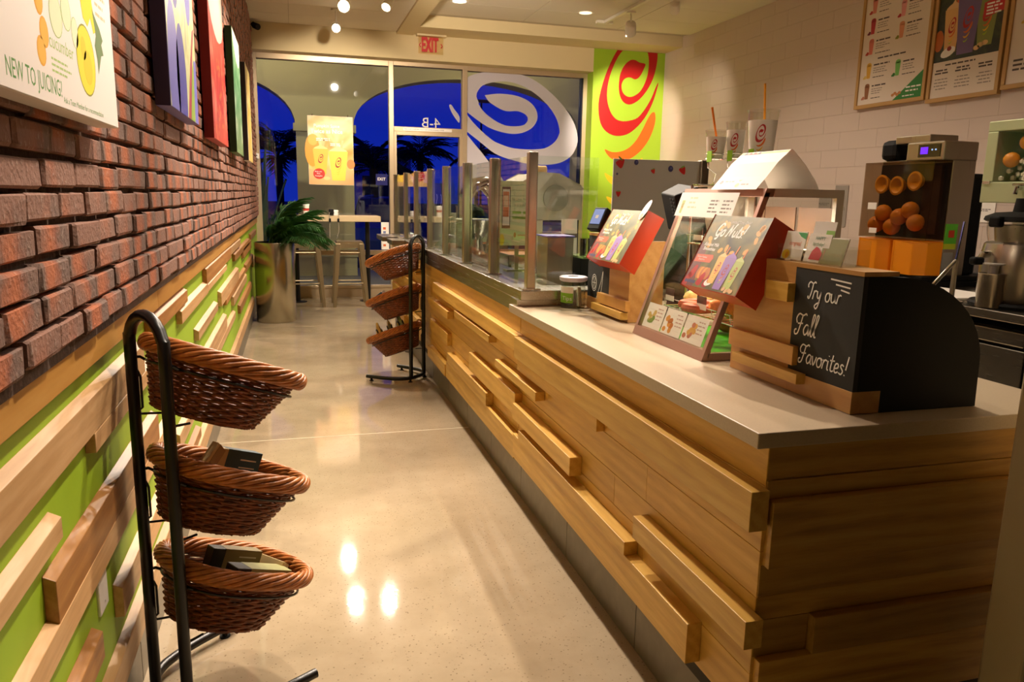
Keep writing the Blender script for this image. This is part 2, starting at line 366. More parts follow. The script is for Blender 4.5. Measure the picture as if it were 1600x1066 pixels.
GL = {
 'G': (.72, [[(.62, .82), (.5, .98), (.28, .98), (.08, .7), (.05, .35), (.2, .05), (.42, .05), (.58, .3), (.6, .5), (.42, .46)], [(.6, .5), (.58, .1), (.45, -.25), (.25, -.2)]]),
 'o': (.46, [[(.3, .5), (.12, .45), (.05, .22), (.15, .02), (.32, .05), (.4, .28), (.3, .5), (.46, .42)]]),
 'N': (.82, [[(.0, .05), (.12, .1), (.25, .95)], [(.25, .95), (.5, .05)], [(.5, .05), (.65, .9), (.8, 1.0)]]),
 'u': (.5, [[(.05, .5), (.08, .12), (.2, .02), (.35, .15), (.4, .5)], [(.4, .5), (.4, .1), (.5, .03)]]),
 't': (.34, [[(.2, .85), (.12, .15), (.22, .02), (.34, .08)], [(.02, .55), (.36, .58)]]),
 's': (.38, [[(.33, .45), (.2, .52), (.12, .4), (.3, .2), (.2, .02), (.03, .08)]]),
 '!': (.26, [[(.2, 1.0), (.12, .3)], [(.08, .06), (.07, .0)]]),
 'T': (.44, [[(.0, .62), (-.04, .78), (.1, .95), (.35, .88), (.5, .98), (.6, .9)], [(.36, .9), (.3, .4), (.18, .02), (.05, .05), (.08, .14)]]),
 'r': (.33, [[(.03, .0), (.1, .5)], [(.09, .35), (.2, .5), (.33, .46)]]),
 'y': (.42, [[(.04, .5), (.08, .18), (.22, .12), (.36, .5)], [(.36, .5), (.25, -.25), (.1, -.5), (-.04, -.36), (.12, -.2), (.34, -.1)]]),
 'F': (.5, [[(.02, .5), (-.06, .72), (.1, .95), (.38, .9), (.56, 1.0), (.64, .92)], [(.36, .92), (.26, .4), (.15, .02), (-.04, -.04), (-.08, .14), (.04, .2)], [(.08, .48), (.44, .53)]]),
 'a': (.46, [[(.38, .45), (.2, .5), (.05, .25), (.15, .02), (.32, .15), (.39, .48)], [(.39, .48), (.38, .1), (.47, .03)]]),
 'l': (.25, [[(.0, .08), (.2, .7), (.25, 1.0), (.14, 1.0), (.1, .5), (.12, .05), (.24, .05)]]),
 'v': (.36, [[(.02, .5), (.16, .02), (.34, .5)]]),
 'i': (.2, [[(.08, .5), (.08, .08), (.18, .03)], [(.1, .72), (.11, .76)]]),
 'e': (.36, [[(.05, .22), (.3, .3), (.28, .48), (.12, .46), (.05, .2), (.15, .02), (.34, .1)]]),
 'W': (.66, [[(.0, 1), (.12, .0)], [(.12, 0), (.3, .8)], [(.3, .8), (.42, 0)], [(.42, 0), (.62, 1)]]),
 'c': (.36, [[(.34, .42), (.2, .5), (.06, .28), (.14, .03), (.34, .1)]]),
 'm': (.66, [[(.03, .0), (.06, .5)], [(.05, .35), (.18, .5), (.28, .4), (.28, .0)], [(.28, .35), (.42, .5), (.53, .4), (.53, .0)]]),
 ' ': (.28, [])}
def script_lines(s, h):
    x = 0; out = []
    for ch in s:
        adv, st = GL[ch]
        for q in st: out.append([((x+p[0])*h, p[1]*h) for p in q])
        x += adv
    return out, x*h

class Sheet:
    """a flat printed surface: origin, u (right) and v (up) in world, everything in metres"""
    def __init__(s, o, u, v): s.o = Vector(o); s.u = Vector(u).normalized(); s.w = Vector(v).normalized(); s.n = s.u.cross(s.w); s.b = MB(); s.L = 1; s.clip = None
    def P(s, p, L): return s.o+s.u*p[0]+s.w*p[1]+s.n*(.0003+.00012*L)
    def poly(s, pts, m, L=None):
        L = s.L if L is None else L
        if s.clip:
            for ax, lim, sg in ((0, .002, 1), (0, s.clip[0]-.002, -1), (1, .002, 1), (1, s.clip[1]-.002, -1)):
                o = []
                for i in range(len(pts)):
                    a, b = pts[i-1], pts[i]; da, db = sg*(a[ax]-lim), sg*(b[ax]-lim)
                    if (da >= 0) != (db >= 0): k = da/(da-db); o.append((a[0]+k*(b[0]-a[0]), a[1]+k*(b[1]-a[1])))
                    if db >= 0: o.append(b)
                pts = o
            if len(pts) < 3: return s
        t = tessellate_polygon([[Vector((p[0], p[1], 0)) for p in pts]])
        s.b.add([s.P(p, L) for p in pts], [tuple(q) for q in t], m); return s
    def rect(s, x0, y0, x1, y1, m, L=None): return s.poly([(x0, y0), (x1, y0), (x1, y1), (x0, y1)], m, L)
    def ell(s, x, y, a, b, m, L=None, n=16, rot=0):
        c, d = math.cos(rot), math.sin(rot)
        return s.poly([(x+a*math.cos(2*PI*i/n)*c-b*math.sin(2*PI*i/n)*d, y+a*math.cos(2*PI*i/n)*d+b*math.sin(2*PI*i/n)*c) for i in range(n)], m, L)
    def line(s, pts, w, m, L=None, smooth=True):
        L = s.L if L is None else L
        if smooth and len(pts) > 2: pts = crom(pts, 4, False)
        v = []; k = len(pts)
        for i in range(k):
            a = Vector(pts[max(i-1, 0)]); b = Vector(pts[min(i+1, k-1)]); d = b-a
            if d.length < 1e-9: d = Vector((1, 0))
            d.normalize(); nn = Vector((-d.y, d.x))*w/2; p = Vector(pts[i]); v += [s.P(p+nn, L), s.P(p-nn, L)]
        s.b.add(v, [(2*i, 2*i+1, 2*i+3, 2*i+2) for i in range(k-1)], m); return s
    def text(s, t, x, y, h, m, L=None, align='l', sx=1.0, shear=0.0, bold=0, fit=None):
        L = s.L if L is None else L; v, f, w = text_polys(t); k = h/.70; sx = fit/(w*k) if fit else sx; x -= {'l': 0, 'c': .5, 'r': 1}[align]*w*k*sx
        offs = [(0, 0)] + ([(bold*h, 0), (0, bold*h), (bold*h, bold*h)] if bold else [])
        for i, (ox, oy) in enumerate(offs):
            s.b.add([s.P((x+ox+p[0]*k*sx+p[1]*k*shear, y+oy+p[1]*k), L+.1*i) for p in v], f, m)
        return s
    def script(s, t, x, y, h, w, m, L=None, align='l', shear=.12):
        ls, W_ = script_lines(t, h); x -= {'l': 0, 'c': .5}[align]*W_
        for q in ls: s.line([(x+p[0]+p[1]*shear, y+p[1]) for p in q], w, m, L)
        return s
    def bars(s, x0, y, x1, n, h, m, L=None, gap=2.0, seed=0, align='l'):
        R = random.Random(seed+int(y*1e4))
        for i in range(n):
            w = (x1-x0)*R.uniform(.6, 1); a = x0 if align == 'l' else (x0+x1-w)/2; yy = y-i*h*gap
            c = a   # broken into word-like dashes
            while c < a+w:
                e = min(c+R.uniform(2, 6)*h, a+w); s.rect(c, yy, e, yy+h, m, L); c = e+h*.8
        return s
    def build(s, name, parent=None, label=None): return s.b.build(name, None, parent, True, label=label)

# swirl emblem, taken off the wall mural (units: mural pixels, y down)
SW = [(950, 255), (905, 330), (865, 430), (840, 530), (835, 600), (850, 680), (885, 725), (940, 745), (1000, 735), (1050, 700), (1100, 640), (1140, 560), (1163, 480), (1168, 445),
      (1155, 470), (1133, 530), (1100, 590), (1060, 640), (1010, 660), (965, 663), (930, 650), (900, 610), (882, 550), (882, 480), (900, 400), (935, 320), (975, 270), (1010, 238), (1040, 226), (1065, 236),
      (1085, 262), (1102, 300), (1108, 345), (1105, 400), (1090, 455), (1065, 500), (1030, 526), (1000, 531), (975, 518), (962, 495), (960, 465), (972, 440), (990, 429), (1010, 428), (1030, 436), (1048, 431), (1066, 410), (1080, 380), (1089, 351),
      (1055, 345), (1030, 334), (1003, 336), (975, 360), (955, 395), (945, 440), (946, 500), (960, 543), (985, 568), (1020, 570), (1065, 541), (1105, 491), (1137, 425), (1153, 355), (1156, 300), (1148, 255), (1120, 205), (1070, 178), (1010, 195)]
C1 = [(879, 820), (898, 852), (930, 875), (985, 880), (1040, 860), (1092, 815), (1132, 755), (1156, 690), (1163, 640), (1156, 608), (1138, 612), (1115, 650), (1090, 705), (1060, 760), (1020, 805), (970, 830), (920, 834)]
C2 = [(885, 950), (900, 985), (930, 1012), (975, 1015), (1020, 995), (1060, 950), (1090, 895), (1098, 860), (1075, 880), (1040, 920), (1000, 955), (960, 972), (920, 968)]
C3 = [(900, 1080), (915, 1110), (945, 1130), (985, 1120), (1020, 1090), (1045, 1050), (1050, 1020), (1020, 1050), (985, 1080), (945, 1092)]
def emblem(sh, cx, cy, h, cols, L, crescents=True, mirror=False, squash=1.0):
    k = h/570.0
    def T(p): return (cx+(-1 if mirror else 1)*(p[0]-1000)*k*squash, cy-(p[1]-460)*k)
    sh.poly([T(p) for p in crom(SW, 2)], cols[0], L)
    if crescents:
        for c, m in zip((C1, C2, C3), cols[1:]): sh.poly([T(p) for p in crom(c, 2)], m, L)
LOGO = [RED, M((214, 100, 14), .5), M((232, 176, 20), .5), M((160, 190, 40), .5)]
def printed_cup(sh, x, y, w, h, body, L, straw=None, logo=LOGO, dome=None, tilt=0.0):
    def T(p): return (x+p[0]*w+p[1]*h*tilt, y+p[1]*h)
    if straw: sh.poly([T((.05, .9)), T((.17, .9)), T((.30, 1.38)), T((.19, 1.38))], straw, L)
    if dome: sh.poly([T(p) for p in crom([(-.44, .98), (-.3, 1.08), (-.12, 1.12), (.0, 1.2), (.1, 1.13), (.3, 1.08), (.45, .98)], 2)], dome, L+.3)
    sh.poly([T((-.33, 0)), T((.33, 0)), T((.5, 1)), T((-.5, 1))], body, L+.6)
    emblem(sh, T((0, .62))[0], T((0, .62))[1], h*.36, logo, L+1.2)

# ------------------------------------------------------------------ setting
XL, XR, YB = -0.45, 4.94, 9.9
fl = B(-0.62, 5.1, -6.0, 10.3, -0.12, 0.0).build('floor', CONC); tag(fl, kind='structure')
# pale saw-cut joints in the slab
B(XL, 0.955, 4.205, 4.212, -0.001, 0.0008).build('control_joint', M((214, 200, 172), .6), fl)
B(XL, 0.955, 7.9, 7.905, -0.001, 0.0008).build('control_joint', M((150, 136, 112), .6), fl)

wlft = MB().box(-0.62, XL, -6.0, 10.3, 0, 1.03, m=GREENW).box(-0.62, -0.428, -6.0, 9.95, 1.03, 3.45, m=MORTAR).build('wall_left'); tag(wlft, kind='structure')
def brick_mesh(rng, L, H=0.047, D=0.030):
    us = [0, .03+.03*rng.random(), .95+.02*rng.random(), 1]; ws = [0, .07+.05*rng.random(), .90+.05*rng.random(), 1]
    v = []; uv = []
    for j, w in enumerate(ws):
        for i, u in enumerate(us):
            edge = (i in (0, 3)) + (j in (0, 3))
            x = -(.0028+.003*rng.random())*edge + rng.uniform(-.0012, .0012)
            v.append((x, (u-.5)*L+rng.uniform(-.003, .003)*(edge > 0), (w-.5)*H+rng.uniform(-.0026, .0026)*(edge > 0))); uv.append((u, w))
    ring = [0, 1, 2, 3, 7, 11, 15, 14, 13, 12, 8, 4]
    k = len(v)
    for i in ring: v.append((-D, v[i][1]*.985, v[i][2]*.96)); uv.append(uv[i])
    f = [(j*4+i, j*4+i+1, (j+1)*4+i+1, (j+1)*4+i) for j in range(3) for i in range(3)]
    f += [(ring[i], k+i, k+(i+1) % 12, ring[(i+1) % 12]) for i in range(12)]
    return v, f, uv
def mesh_uv(name, v, f, uv, m):
    me = bpy.data.meshes.new(name); me.from_pydata(v, [], f); l = me.uv_layers.new(name='UVMap')
    idx = [0]*len(me.loops); me.loops.foreach_get('vertex_index', idx)
    l.data.foreach_set('uv', [c for i in idx for c in uv[i]]); me.materials.append(m); return me
_rb = random.Random(3); XB = -0.404
bvar = [brick_mesh(_rb, 1.0) for _ in range(14)]     # unit length, stretched per brick
slots = []; PITCH = 0.0572
row = 0; z = 1.058+.0285
while z < 3.29:
    y = .60 + (row % 2)*.095 + _rb.uniform(-.02, .02)
    while y < 9.86:
        Lb = _rb.uniform(.155, .205); slots.append((y+Lb/2, z+_rb.uniform(-.0025, .0025), Lb, XB+_rb.uniform(-.005, .005), _rb.randrange(14))); y += Lb+.010
    row += 1; z += PITCH
def brick_seen(s):
    p = in_frame((XB, s[0], s[1]))
    return p is not None and -20 < p[0] < 420 and -20 < p[1] < 660
seen = sorted([s for s in slots if brick_seen(s)], key=lambda s: s[0])
def hidden_by_print(s): return (s[0] < 1.85 and s[1] > 1.52) 
near = [s for s in seen if not hidden_by_print(s)][:300]; nid = set(id(s) for s in near)
bmesh_cache = {}
for s in near:
    kk = (s[4], round(s[2]/.01)*.01)
    if kk not in bmesh_cache:
        v, f, uv = bvar[s[4]]; bmesh_cache[kk] = mesh_uv('brick', [(p[0], p[1]*kk[1], p[2]) for p in v], f, uv, BRICK)
    link('brick', bmesh_cache[kk], wlft, (s[3], s[0], s[1]))
V = []; Fc = []; UV = []
for s in slots:
    if id(s) in nid: continue
    v, f, uv = bvar[s[4]]; k = len(V); V += [(p[0]+s[3], p[1]*s[2]+s[0], p[2]+s[1]) for p in v]; Fc += [tuple(k+i for i in q) for q in f]; UV += uv
tag(link('brick_courses', mesh_uv('brick_courses', V, Fc, UV, BRICK), wlft), kind='stuff')

def wplank(yn, yf, zb, zt, m=MAPLE, xf=-0.428, xb=XL, ch=0.012, name='plank'):
    """wainscot plank: front face towards the aisle, top edge sloping down to the front"""
    return MB().hexa([(xb, yn, zb), (xf, yn, zb), (xf, yf, zb), (xb, yf, zb), (xb, yn, zt+ch), (xf, yn, zt), (xf, yf, zt), (xb, yf, zt+ch)]).build(name, m, wlft, bevel=.0015, pivot=True)
for a, b in ((-1.5, .3), (.3, 2.65), (2.65, 5.1), (5.1, 7.6), (7.6, 9.9)): wplank(a+.001, b-.001, .971, 1.064, TRIMW, -.430, ch=0, name='trim_board')
for q in ((4.07, 5.66, .886, .958, BROWNP), (3.14, 4.10, .836, .884), (4.105, 5.26, .842, .874), (2.50, 3.33, .900, .946, BROWNP), (3.62, 4.55, .680, .722), (3.87, 5.07, .490, .573), (3.6, 5.78, .440, .487),
          (4.78, 6.32, .668, .748), (5.1, 7.2, .630, .665, BROWNP), (5.66, 6.7, .905, .955), (6.0, 8.0, .830, .878, BROWNP), (7.0, 8.3, .770, .85, BROWNP), (5.7, 7.3, .54, .60), (6.3, 8.0, .39, .45, BROWNP), (7.3, 8.6, .62, .68, BROWNP),
          (3.10, 3.42, .63, .66), (0.2, 2.35, .829, .908), (1.755, 2.62, .784, .827), (.2, 1.48, .716, .756), (1.415, 2.5, .578, .660, BROWNP), (.2, 2.7, .517, .576), (1.88, 2.95, .323, .398), (1.1, 1.68, .343, .405, BROWNP),
          (-.3, 2.2, .168, .247), (2.202, 3.9, .168, .247), (3.902, 6.0, .168, .247), (6.002, 8.4, .168, .247), (2.9, 3.35, .40, .46), (2.75, 3.5, .27, .31, BROWNP), (8.5, 9.6, .55, .62), (8.3, 9.5, .85, .90, BROWNP)):
    wplank(*q)
bb = MB().box(-0.6, -0.457, -1.5, 9.9, 0, .002, m=KICK).build('baseboard_left'); tag(bb, kind='structure')
y = -1.5
while y < 9.8:
    B(-0.62, -0.445 if y > 0 else -.446, y+.002, min(y+.598, 9.9), 0, .160).build('tile', KICK, bb, bevel=.002, pivot=True); y += .6
# outlet cover on the green wall
op = thing('wall_plate', 'blank white cover plate on the lime green wall between planks', 'plate', (XL, 1.775, .463))
MB().box(XL-.001, XL+.007, 1.738, 1.812, .405, .521).build('plate', WHITE, op, bevel=.003)
for zz in (.425, .501): MB().lathe([(.003, 0), (.003, .0015)], 10).xf(Matrix.Translation((XL+.007, 1.775, zz)) @ Matrix.Rotation(PI/2, 4, 'Y')).build('screw', CHROME, op)

# right wall: large white tiles, running bond
wr_ = B(XR+.0005, 5.1, -6.0, 10.3, 0, 3.6).build('wall_right', GROUT); tag(wr_, kind='structure')
tl = []
zz = .55; row = 0
while zz < 3.40:
    y = 1.9+(row % 2)*.24
    while y < 9.9: tl.append((y, min(y+.4778, 9.9), zz, min(zz+.158, 3.42))); y += .48
    zz += .16; row += 1
tl.sort(key=lambda t: -((in_frame((XR, (t[0]+t[1])/2, (t[2]+t[3])/2)) or (0, 0))[1] < 480 and t[0] > 3.0 and t[0] < 9.9)*10 + t[0]*.01)
tmesh = {}
for i, t in enumerate(tl[:300]):
    k = (round(t[1]-t[0], 3), round(t[3]-t[2], 3))
    if k not in tmesh: tmesh[k] = B(-.002, 0.012, 0, k[0], 0, k[1]).mesh('tile', TILE)
    link('tile', tmesh[k], wr_, (XR, t[0], t[2]))
mb = MB()
for t in tl[300:]: mb.box(XR-.002, XR+.012, t[0], t[1], t[2], t[3])
mb.box(XR-.006, XR+.012, -6.0, 9.9, 0, .548).box(XR-.006, XR+.012, -6.0, 1.88, .55, 3.42)
tag(mb.build('tile_field', TILE, wr_), kind='stuff')

# ceilings
ce = MB().box(-0.62, 1.29, -6.0, 10.3, 3.31, 3.7).box(1.29, 5.1, -6.0, 10.3, 3.42, 3.7).build('ceiling', M((196, 184, 160), .9)); tag(ce, kind='structure')
for i in range(14):
    for a, b in ((-.45, .02), (.02, 1.29)): B(a+.003, b-.003, 2.9+.5*i, 3.395+.5*i, 3.300, 3.312).build('panel', CEIL, ce, pivot=True)
for i in range(10):
    for a, b in ((1.50, 2.72), (2.72, 3.94), (3.94, XR)): B(a+.004, b-.004, 3.15+.61*i, 3.755+.61*i, 3.402, 3.422).build('panel', CEIL, ce, pivot=True)
tag(B(1.29, 1.50, -1.5, 9.9, 3.275, 3.5).build('trim_1', CREAM), kind='structure')
tag(B(1.50, XR, 9.42, 9.9, 3.285, 3.5).build('trim_2', CREAM), kind='structure')
# back wall: header over the storefront and the lime mural panel
wbk = MB().box(-0.62, 3.90, YB, 10.3, 2.99, 3.7, m=CREAM).box(3.90, 5.1, YB, 10.3, 0, 3.7, m=GREENW).build('wall_back'); tag(wbk, kind='structure')
sh = Sheet((0, YB-.001, 0), (1, 0, 0), (0, 0, 1))
def mural(px, py):   # mural pixels -> wall metres
    return (3.992+(px-835)*(4.854-3.992)/(1168-835), 2.528-(py-600)*(2.936-1.881)/(880-445))
top = [(855, 470), (950, 252), (1010, 238), (1085, 262)]
clipz = 3.285
def clip(poly, zc):
    out = []
    for i in range(len(poly)):
        a, b = poly[i], poly[(i+1) % len(poly)]
        if a[1] <= zc: out.append(a)
        if (a[1] <= zc) != (b[1] <= zc):
            t = (zc-a[1])/(b[1]-a[1]); out.append((a[0]+t*(b[0]-a[0]), zc))
    return out
sw = [mural(*p) for p in crom(SW, 3)]
sh.poly([p for p in sw], M((172, 12, 10), .5), 1)
for c, m in ((C1, M((214, 96, 10), .5)), (C2, M((236, 178, 20), .5)), (C3, M((240, 200, 30), .5))): sh.poly([mural(*p) for p in crom(c, 3)], m, 1)
sh.build('printed_swirl', wbk)
wf = MB().box(-0.62, 5.1, -6.1, -5.95, 0, 3.6).build('wall_front', M((52, 46, 38), .8)); tag(wf, kind='structure')

# storefront
YW = 10.15
def frame_bars(mb, bars, y0=YW-.05, y1=YW+.06):
    for x0, x1, z0, z1 in bars: mb.box(x0, x1, y0, y1, z0, z1)
w1 = MB(); frame_bars(w1, [(-.45, -.375, 0, 2.99), (1.215, 1.275, 0, 2.99), (-.375, 1.215, 2.925, 2.99), (-.375, 1.215, .55, .61), (-.375, 1.215, .12, .155)])
w1.box(-.45, 1.275, YW-.04, YW+.10, 0, .12); w1 = w1.build('window_1', ALU, bevel=.003); tag(w1, kind='structure')
B(-.375, 1.215, YW-.004, YW+.004, .61, 2.925).build('pane', GLASS, w1); B(-.375, 1.215, YW-.004, YW+.004, .155, .55).build('pane', GLASS, w1)
d1 = MB(); frame_bars(d1, [(1.275, 2.17, 2.135, 2.195), (1.275, 2.17, 2.94, 2.99), (1.275, 1.31, .02, 2.135), (2.135, 2.17, .02, 2.135), (1.31, 2.135, .02, .22), (1.31, 2.135, 2.09, 2.135)])
d1 = d1.build('door_1', ALU, bevel=.003); tag(d1, kind='structure')
B(1.275, 2.17, YW-.004, YW+.004, 2.195, 2.94).build('transom_pane', GLASS, d1); B(1.31, 2.135, YW-.004, YW+.004, .22, 2.09).build('pane', GLASS, d1)
MB().tube([(2.09, YW-.05, 1.2), (2.09, YW-.10, 1.2), (2.09, YW-.10, .9), (2.09, YW-.05, .9)], .012).build('handle', STEEL, d1, smooth=True)
sh = Sheet((0, YW-.0505, 0), (1, 0, 0), (0, 0, 1))
sh.rect(1.395, 2.148, 2.03, 2.184, PAPER, 1); sh.text('THIS DOOR TO REMAIN UNLOCKED DURING BUSINESS HOURS', 1.405, 2.159, .015, M((40, 36, 30), .7), 2, sx=.85)
sh.build('notice_lettering', d1)
sh = Sheet((0, YW-.006, 0), (1, 0, 0), (0, 0, 1))          # suite number, read from outside, so it runs backwards in here
v, f, w = text_polys('4-B'); m_ = M((206, 200, 186), .6)
sh.b.add([sh.P((1.885-p[0]*.125/.7, 2.20+p[1]*.125/.7), 1) for p in v], f, m_); sh.build('suite_number', d1)
w2 = MB(); frame_bars(w2, [(2.17, 2.235, 0, 2.99), (3.84, 3.90, 0, 2.99), (2.235, 3.84, 2.93, 2.99), (2.235, 3.84, .12, .2)]); w2.box(2.17, 3.9, YW-.04, YW+.1, 0, .12)
w2 = w2.build('window_2', ALU, bevel=.003); tag(w2, kind='structure')
B(2.235, 3.84, YW-.004, YW+.004, .2, 2.93).build('pane', GLASS, w2)
B(3.822, 3.842, YW-.05, YW+.06, .2, 2.93).build('dark_stile', M((26, 28, 34), .4, .3), w2)
# white swirl film on the big pane and its tail on the door pane
DEC = M((196, 190, 196), .6, 0, 'window_film')
def dw(px, py): return (2.880+(px-370)*(3.833-2.057)/(733-30), 2.946-(py-405)*(2.946-1.775)/(915-405))
OUT = [(210, 537), (290, 524), (380, 530), (450, 556), (492, 600), (502, 655), (472, 708), (410, 740), (340, 744), (250, 720), (180, 680), (106, 628), (106, 740), (190, 800), (280, 866), (400, 903), (560, 916), (640, 900), (700, 860), (730, 800), (735, 750), (712, 670),
       (660, 590), (580, 508), (480, 438), (370, 404), (250, 404), (160, 424), (106, 460), (106, 560), (118, 606), (148, 618)]
INN = [(150, 560), (165, 520), (195, 486), (240, 467), (330, 455), (430, 480), (530, 547), (600, 630), (629, 712), (610, 772), (560, 815), (470, 830), (360, 825), (250, 782), (160, 702), (110, 640)]
HOLE = [(213, 545), (240, 573), (275, 602), (320, 618), (390, 616), (436, 636), (448, 660), (430, 690), (380, 702), (310, 695), (230, 652), (178, 590), (166, 545), (190, 500)]
def strip(sh, a, b, m, L, n=40):
    def res(p):
        p = crom(p, 6, False); d = [0]
        for i in range(1, len(p)): d.append(d[-1]+math.hypot(p[i][0]-p[i-1][0], p[i][1]-p[i-1][1]))
        o = []; j = 0
        for i in range(n+1):
            t = d[-1]*i/n
            while j < len(d)-2 and d[j+1] < t: j += 1
            k = (t-d[j])/max(d[j+1]-d[j], 1e-9); o.append((p[j][0]+k*(p[j+1][0]-p[j][0]), p[j][1]+k*(p[j+1][1]-p[j][1])))
        return o
    A = res(a); Bq = res(b)
    sh.b.add([sh.P(dw(*q), L) for q in A]+[sh.P(dw(*q), L) for q in Bq], [(i, i+1, n+2+i, n+1+i) for i in range(n)], m)
sh = Sheet((0, YW-.0055, 0), (1, 0, 0), (0, 0, 1))
# teardrop, turning right, under, up the left side, over the top, down the right and away to the left as the tail
strip(sh, [(210, 537), (290, 524), (380, 530), (450, 556), (492, 600), (502, 655), (472, 708), (410, 740), (340, 744), (250, 722), (180, 682), (112, 632)],
          [(211, 538), (242, 578), (320, 618), (390, 616), (436, 634), (449, 660), (430, 690), (380, 702), (310, 695), (230, 650), (185, 600), (168, 560)], DEC, 1)
strip(sh, [(108, 628), (106, 560), (106, 500), (108, 455), (160, 424), (250, 404), (370, 404), (480, 438), (580, 508), (660, 590), (712, 670), (735, 750), (730, 800), (700, 860), (640, 900), (560, 916), (470, 914), (400, 903), (280, 866), (190, 800), (106, 735)],
          [(180, 582), (166, 545), (172, 520), (195, 488), (240, 467), (330, 455), (430, 480), (530, 547), (600, 630), (629, 712), (622, 750), (600, 785), (560, 815), (520, 826), (470, 830), (420, 830), (360, 825), (300, 806), (250, 782), (160, 702), (106, 634)], DEC, 1.2, 70)
strip(sh, [(102, 740), (150, 800), (200, 860), (250, 925), (300, 985), (330, 1030)], [(102, 830), (102, 900), (102, 960), (102, 1010), (110, 1060), (150, 1066)], DEC, 1)
sh.build('swirl_film', w2)
sh = Sheet((0, YW-.0055, 0), (1, 0, 0), (0, 0, 1))
sh.poly([dw(*p) for p in crom([(22, 604), (34, 600), (50, 625), (76, 660), (76, 696), (60, 680), (35, 640)], 3)], DEC, 1); sh.build('swirl_film_tail', d1)

# door jamb close on the right
jb = MB().box(1.462, 1.60, 1.10, 1.20, 0, 1.15).build('trim_3', M((196, 178, 140), .6), bevel=.006); tag(jb, kind='structure')
tag(B(1.487, 2.2, 1.085, 1.10, 0, 1.15).build('wall_near', M((176, 156, 120), .8)), kind='structure')

# ------------------------------------------------------------------ outside
PAV = M((120, 116, 108), .7, 0, 'pavement', var=.1); ASPH = M((40, 42, 46), .8, 0, 'asphalt'); STUC = M((206, 194, 150), .9, 0, 'stucco', bump=.2, bscale=60)
tag(MB().box(-8, 16, 10.31, 14.2, -.12, -.01, m=PAV).build('pavement'), kind='structure')
tag(MB().box(-60, 90, 14.2, 120, -.25, -.14, m=ASPH).build('car_park'), kind='structure')
ar = MB()
def arch(x0, x1, zs, rise, n=24, ztop=5.0, y0=13.0, y1=13.45):
    cx, hw = (x0+x1)/2, (x1-x0)/2
    pts = [(cx-hw*math.cos(PI*i/n), zs+rise*math.sin(PI*i/n)**.85) for i in range(n+1)]
    for i in range(n):
        a, b = pts[i], pts[i+1]
        ar.hexa([(a[0], y0, a[1]), (b[0], y0, b[1]), (b[0], y1, b[1]), (a[0], y1, a[1]), (a[0], y0, ztop), (b[0], y0, ztop), (b[0], y1, ztop), (a[0], y1, ztop)])
arch(-3.75, .08, 2.33, .92); arch(.98, 4.90, 2.36, .88); arch(5.8, 9.6, 2.36, .88)
for a, b in ((-4.7, -3.75), (.08, .98), (4.9, 5.8)):
    ar.box(a, b, 13.0, 13.45, -.01, 5.0); ar.box(a-.04, b+.04, 12.94, 13.50, 2.30, 2.42); ar.box(a-.02, b+.02, 12.9, 13.52, -.01, .30); ar.box(a-.05, b+.05, 12.86, 13.56, .30, .42)
tag(ar.build('wall_outside', STUC), kind='structure')
tag(B(-8, 16, 10.31, 13.45, 4.2, 4.4).build('ceiling_outside', STUC), kind='structure')
tag(B(-.7, -.62, 10.3, 10.5, 0, 4.2).build('trim_4', STUC), kind='structure')

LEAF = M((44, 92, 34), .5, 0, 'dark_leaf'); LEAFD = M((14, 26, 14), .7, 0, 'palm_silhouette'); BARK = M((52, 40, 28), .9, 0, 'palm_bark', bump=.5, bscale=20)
def frond_mesh(name, L, drop, nl, lw, ll, m, seed=0, rise=.5):
    R = random.Random(seed); mb = MB(); pts = []
    for i in range(9):
        t = i/8; pts.append(Vector((L*t*(1-.12*t), 0, L*(rise*t-drop*t*t))))
    mb.tube(pts, [.012*L*(1-.8*i/8)+.001 for i in range(9)], 4, m=m)
    for i in range(nl):
        t = .14+.86*i/(nl-1); k = min(int(t*8), 7); q = t*8-k; p = pts[k].lerp(pts[k+1], q); d = (pts[k+1]-pts[k]).normalized()
        for sgn in (-1, 1):
            l_ = ll*L*(.35+.65*math.sin(PI*min(1, t*.95+.08)))*R.uniform(.85, 1.1)
            dirv = (Vector((0, sgn, 0))*.8+d*.75+Vector((0, 0, R.uniform(-.35, .1)))).normalized(); e = p+dirv*l_+Vector((0, 0, -.22*l_)); md = p+dirv*l_*.5
            w = d*lw*L; mb.add([p, md-w, md+w, e], [(0, 1, 3), (0, 3, 2)], m)
    return mb.mesh(name)
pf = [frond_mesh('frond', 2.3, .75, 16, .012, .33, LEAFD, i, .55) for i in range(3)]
def palm(x, y, h, n, label, s=1.0, seed=0):
    R = random.Random(seed); t = thing('palm_tree', label, 'tree', (x, y, -.14), 0, None)
    MB().tube([(0, 0, -.02), (.03, 0, h*.5), (0, .02, h)], [.2*s, .16*s, .19*s], 10).build('trunk', BARK, t, world=False, smooth=True)
    for i in range(n):
        o = link('frond', pf[i % 3], t, (0, 0, h-.05)); o.scale = (s,)*3
        o.rotation_euler = (0, R.uniform(-1.15, .35), 2*PI*i/n+R.uniform(-.2, .2))
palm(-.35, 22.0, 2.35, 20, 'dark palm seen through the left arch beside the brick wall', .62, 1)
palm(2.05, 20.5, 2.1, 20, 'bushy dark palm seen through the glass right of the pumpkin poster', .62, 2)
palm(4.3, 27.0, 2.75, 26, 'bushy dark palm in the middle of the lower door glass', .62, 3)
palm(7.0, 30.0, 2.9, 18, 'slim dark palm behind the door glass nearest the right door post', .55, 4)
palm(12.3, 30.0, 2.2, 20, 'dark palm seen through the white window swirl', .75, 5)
lp = thing('lamp_post', 'tall dark parking lot lamp post behind the door glass', 'lamp post', (9.6, 40.0, -.14))
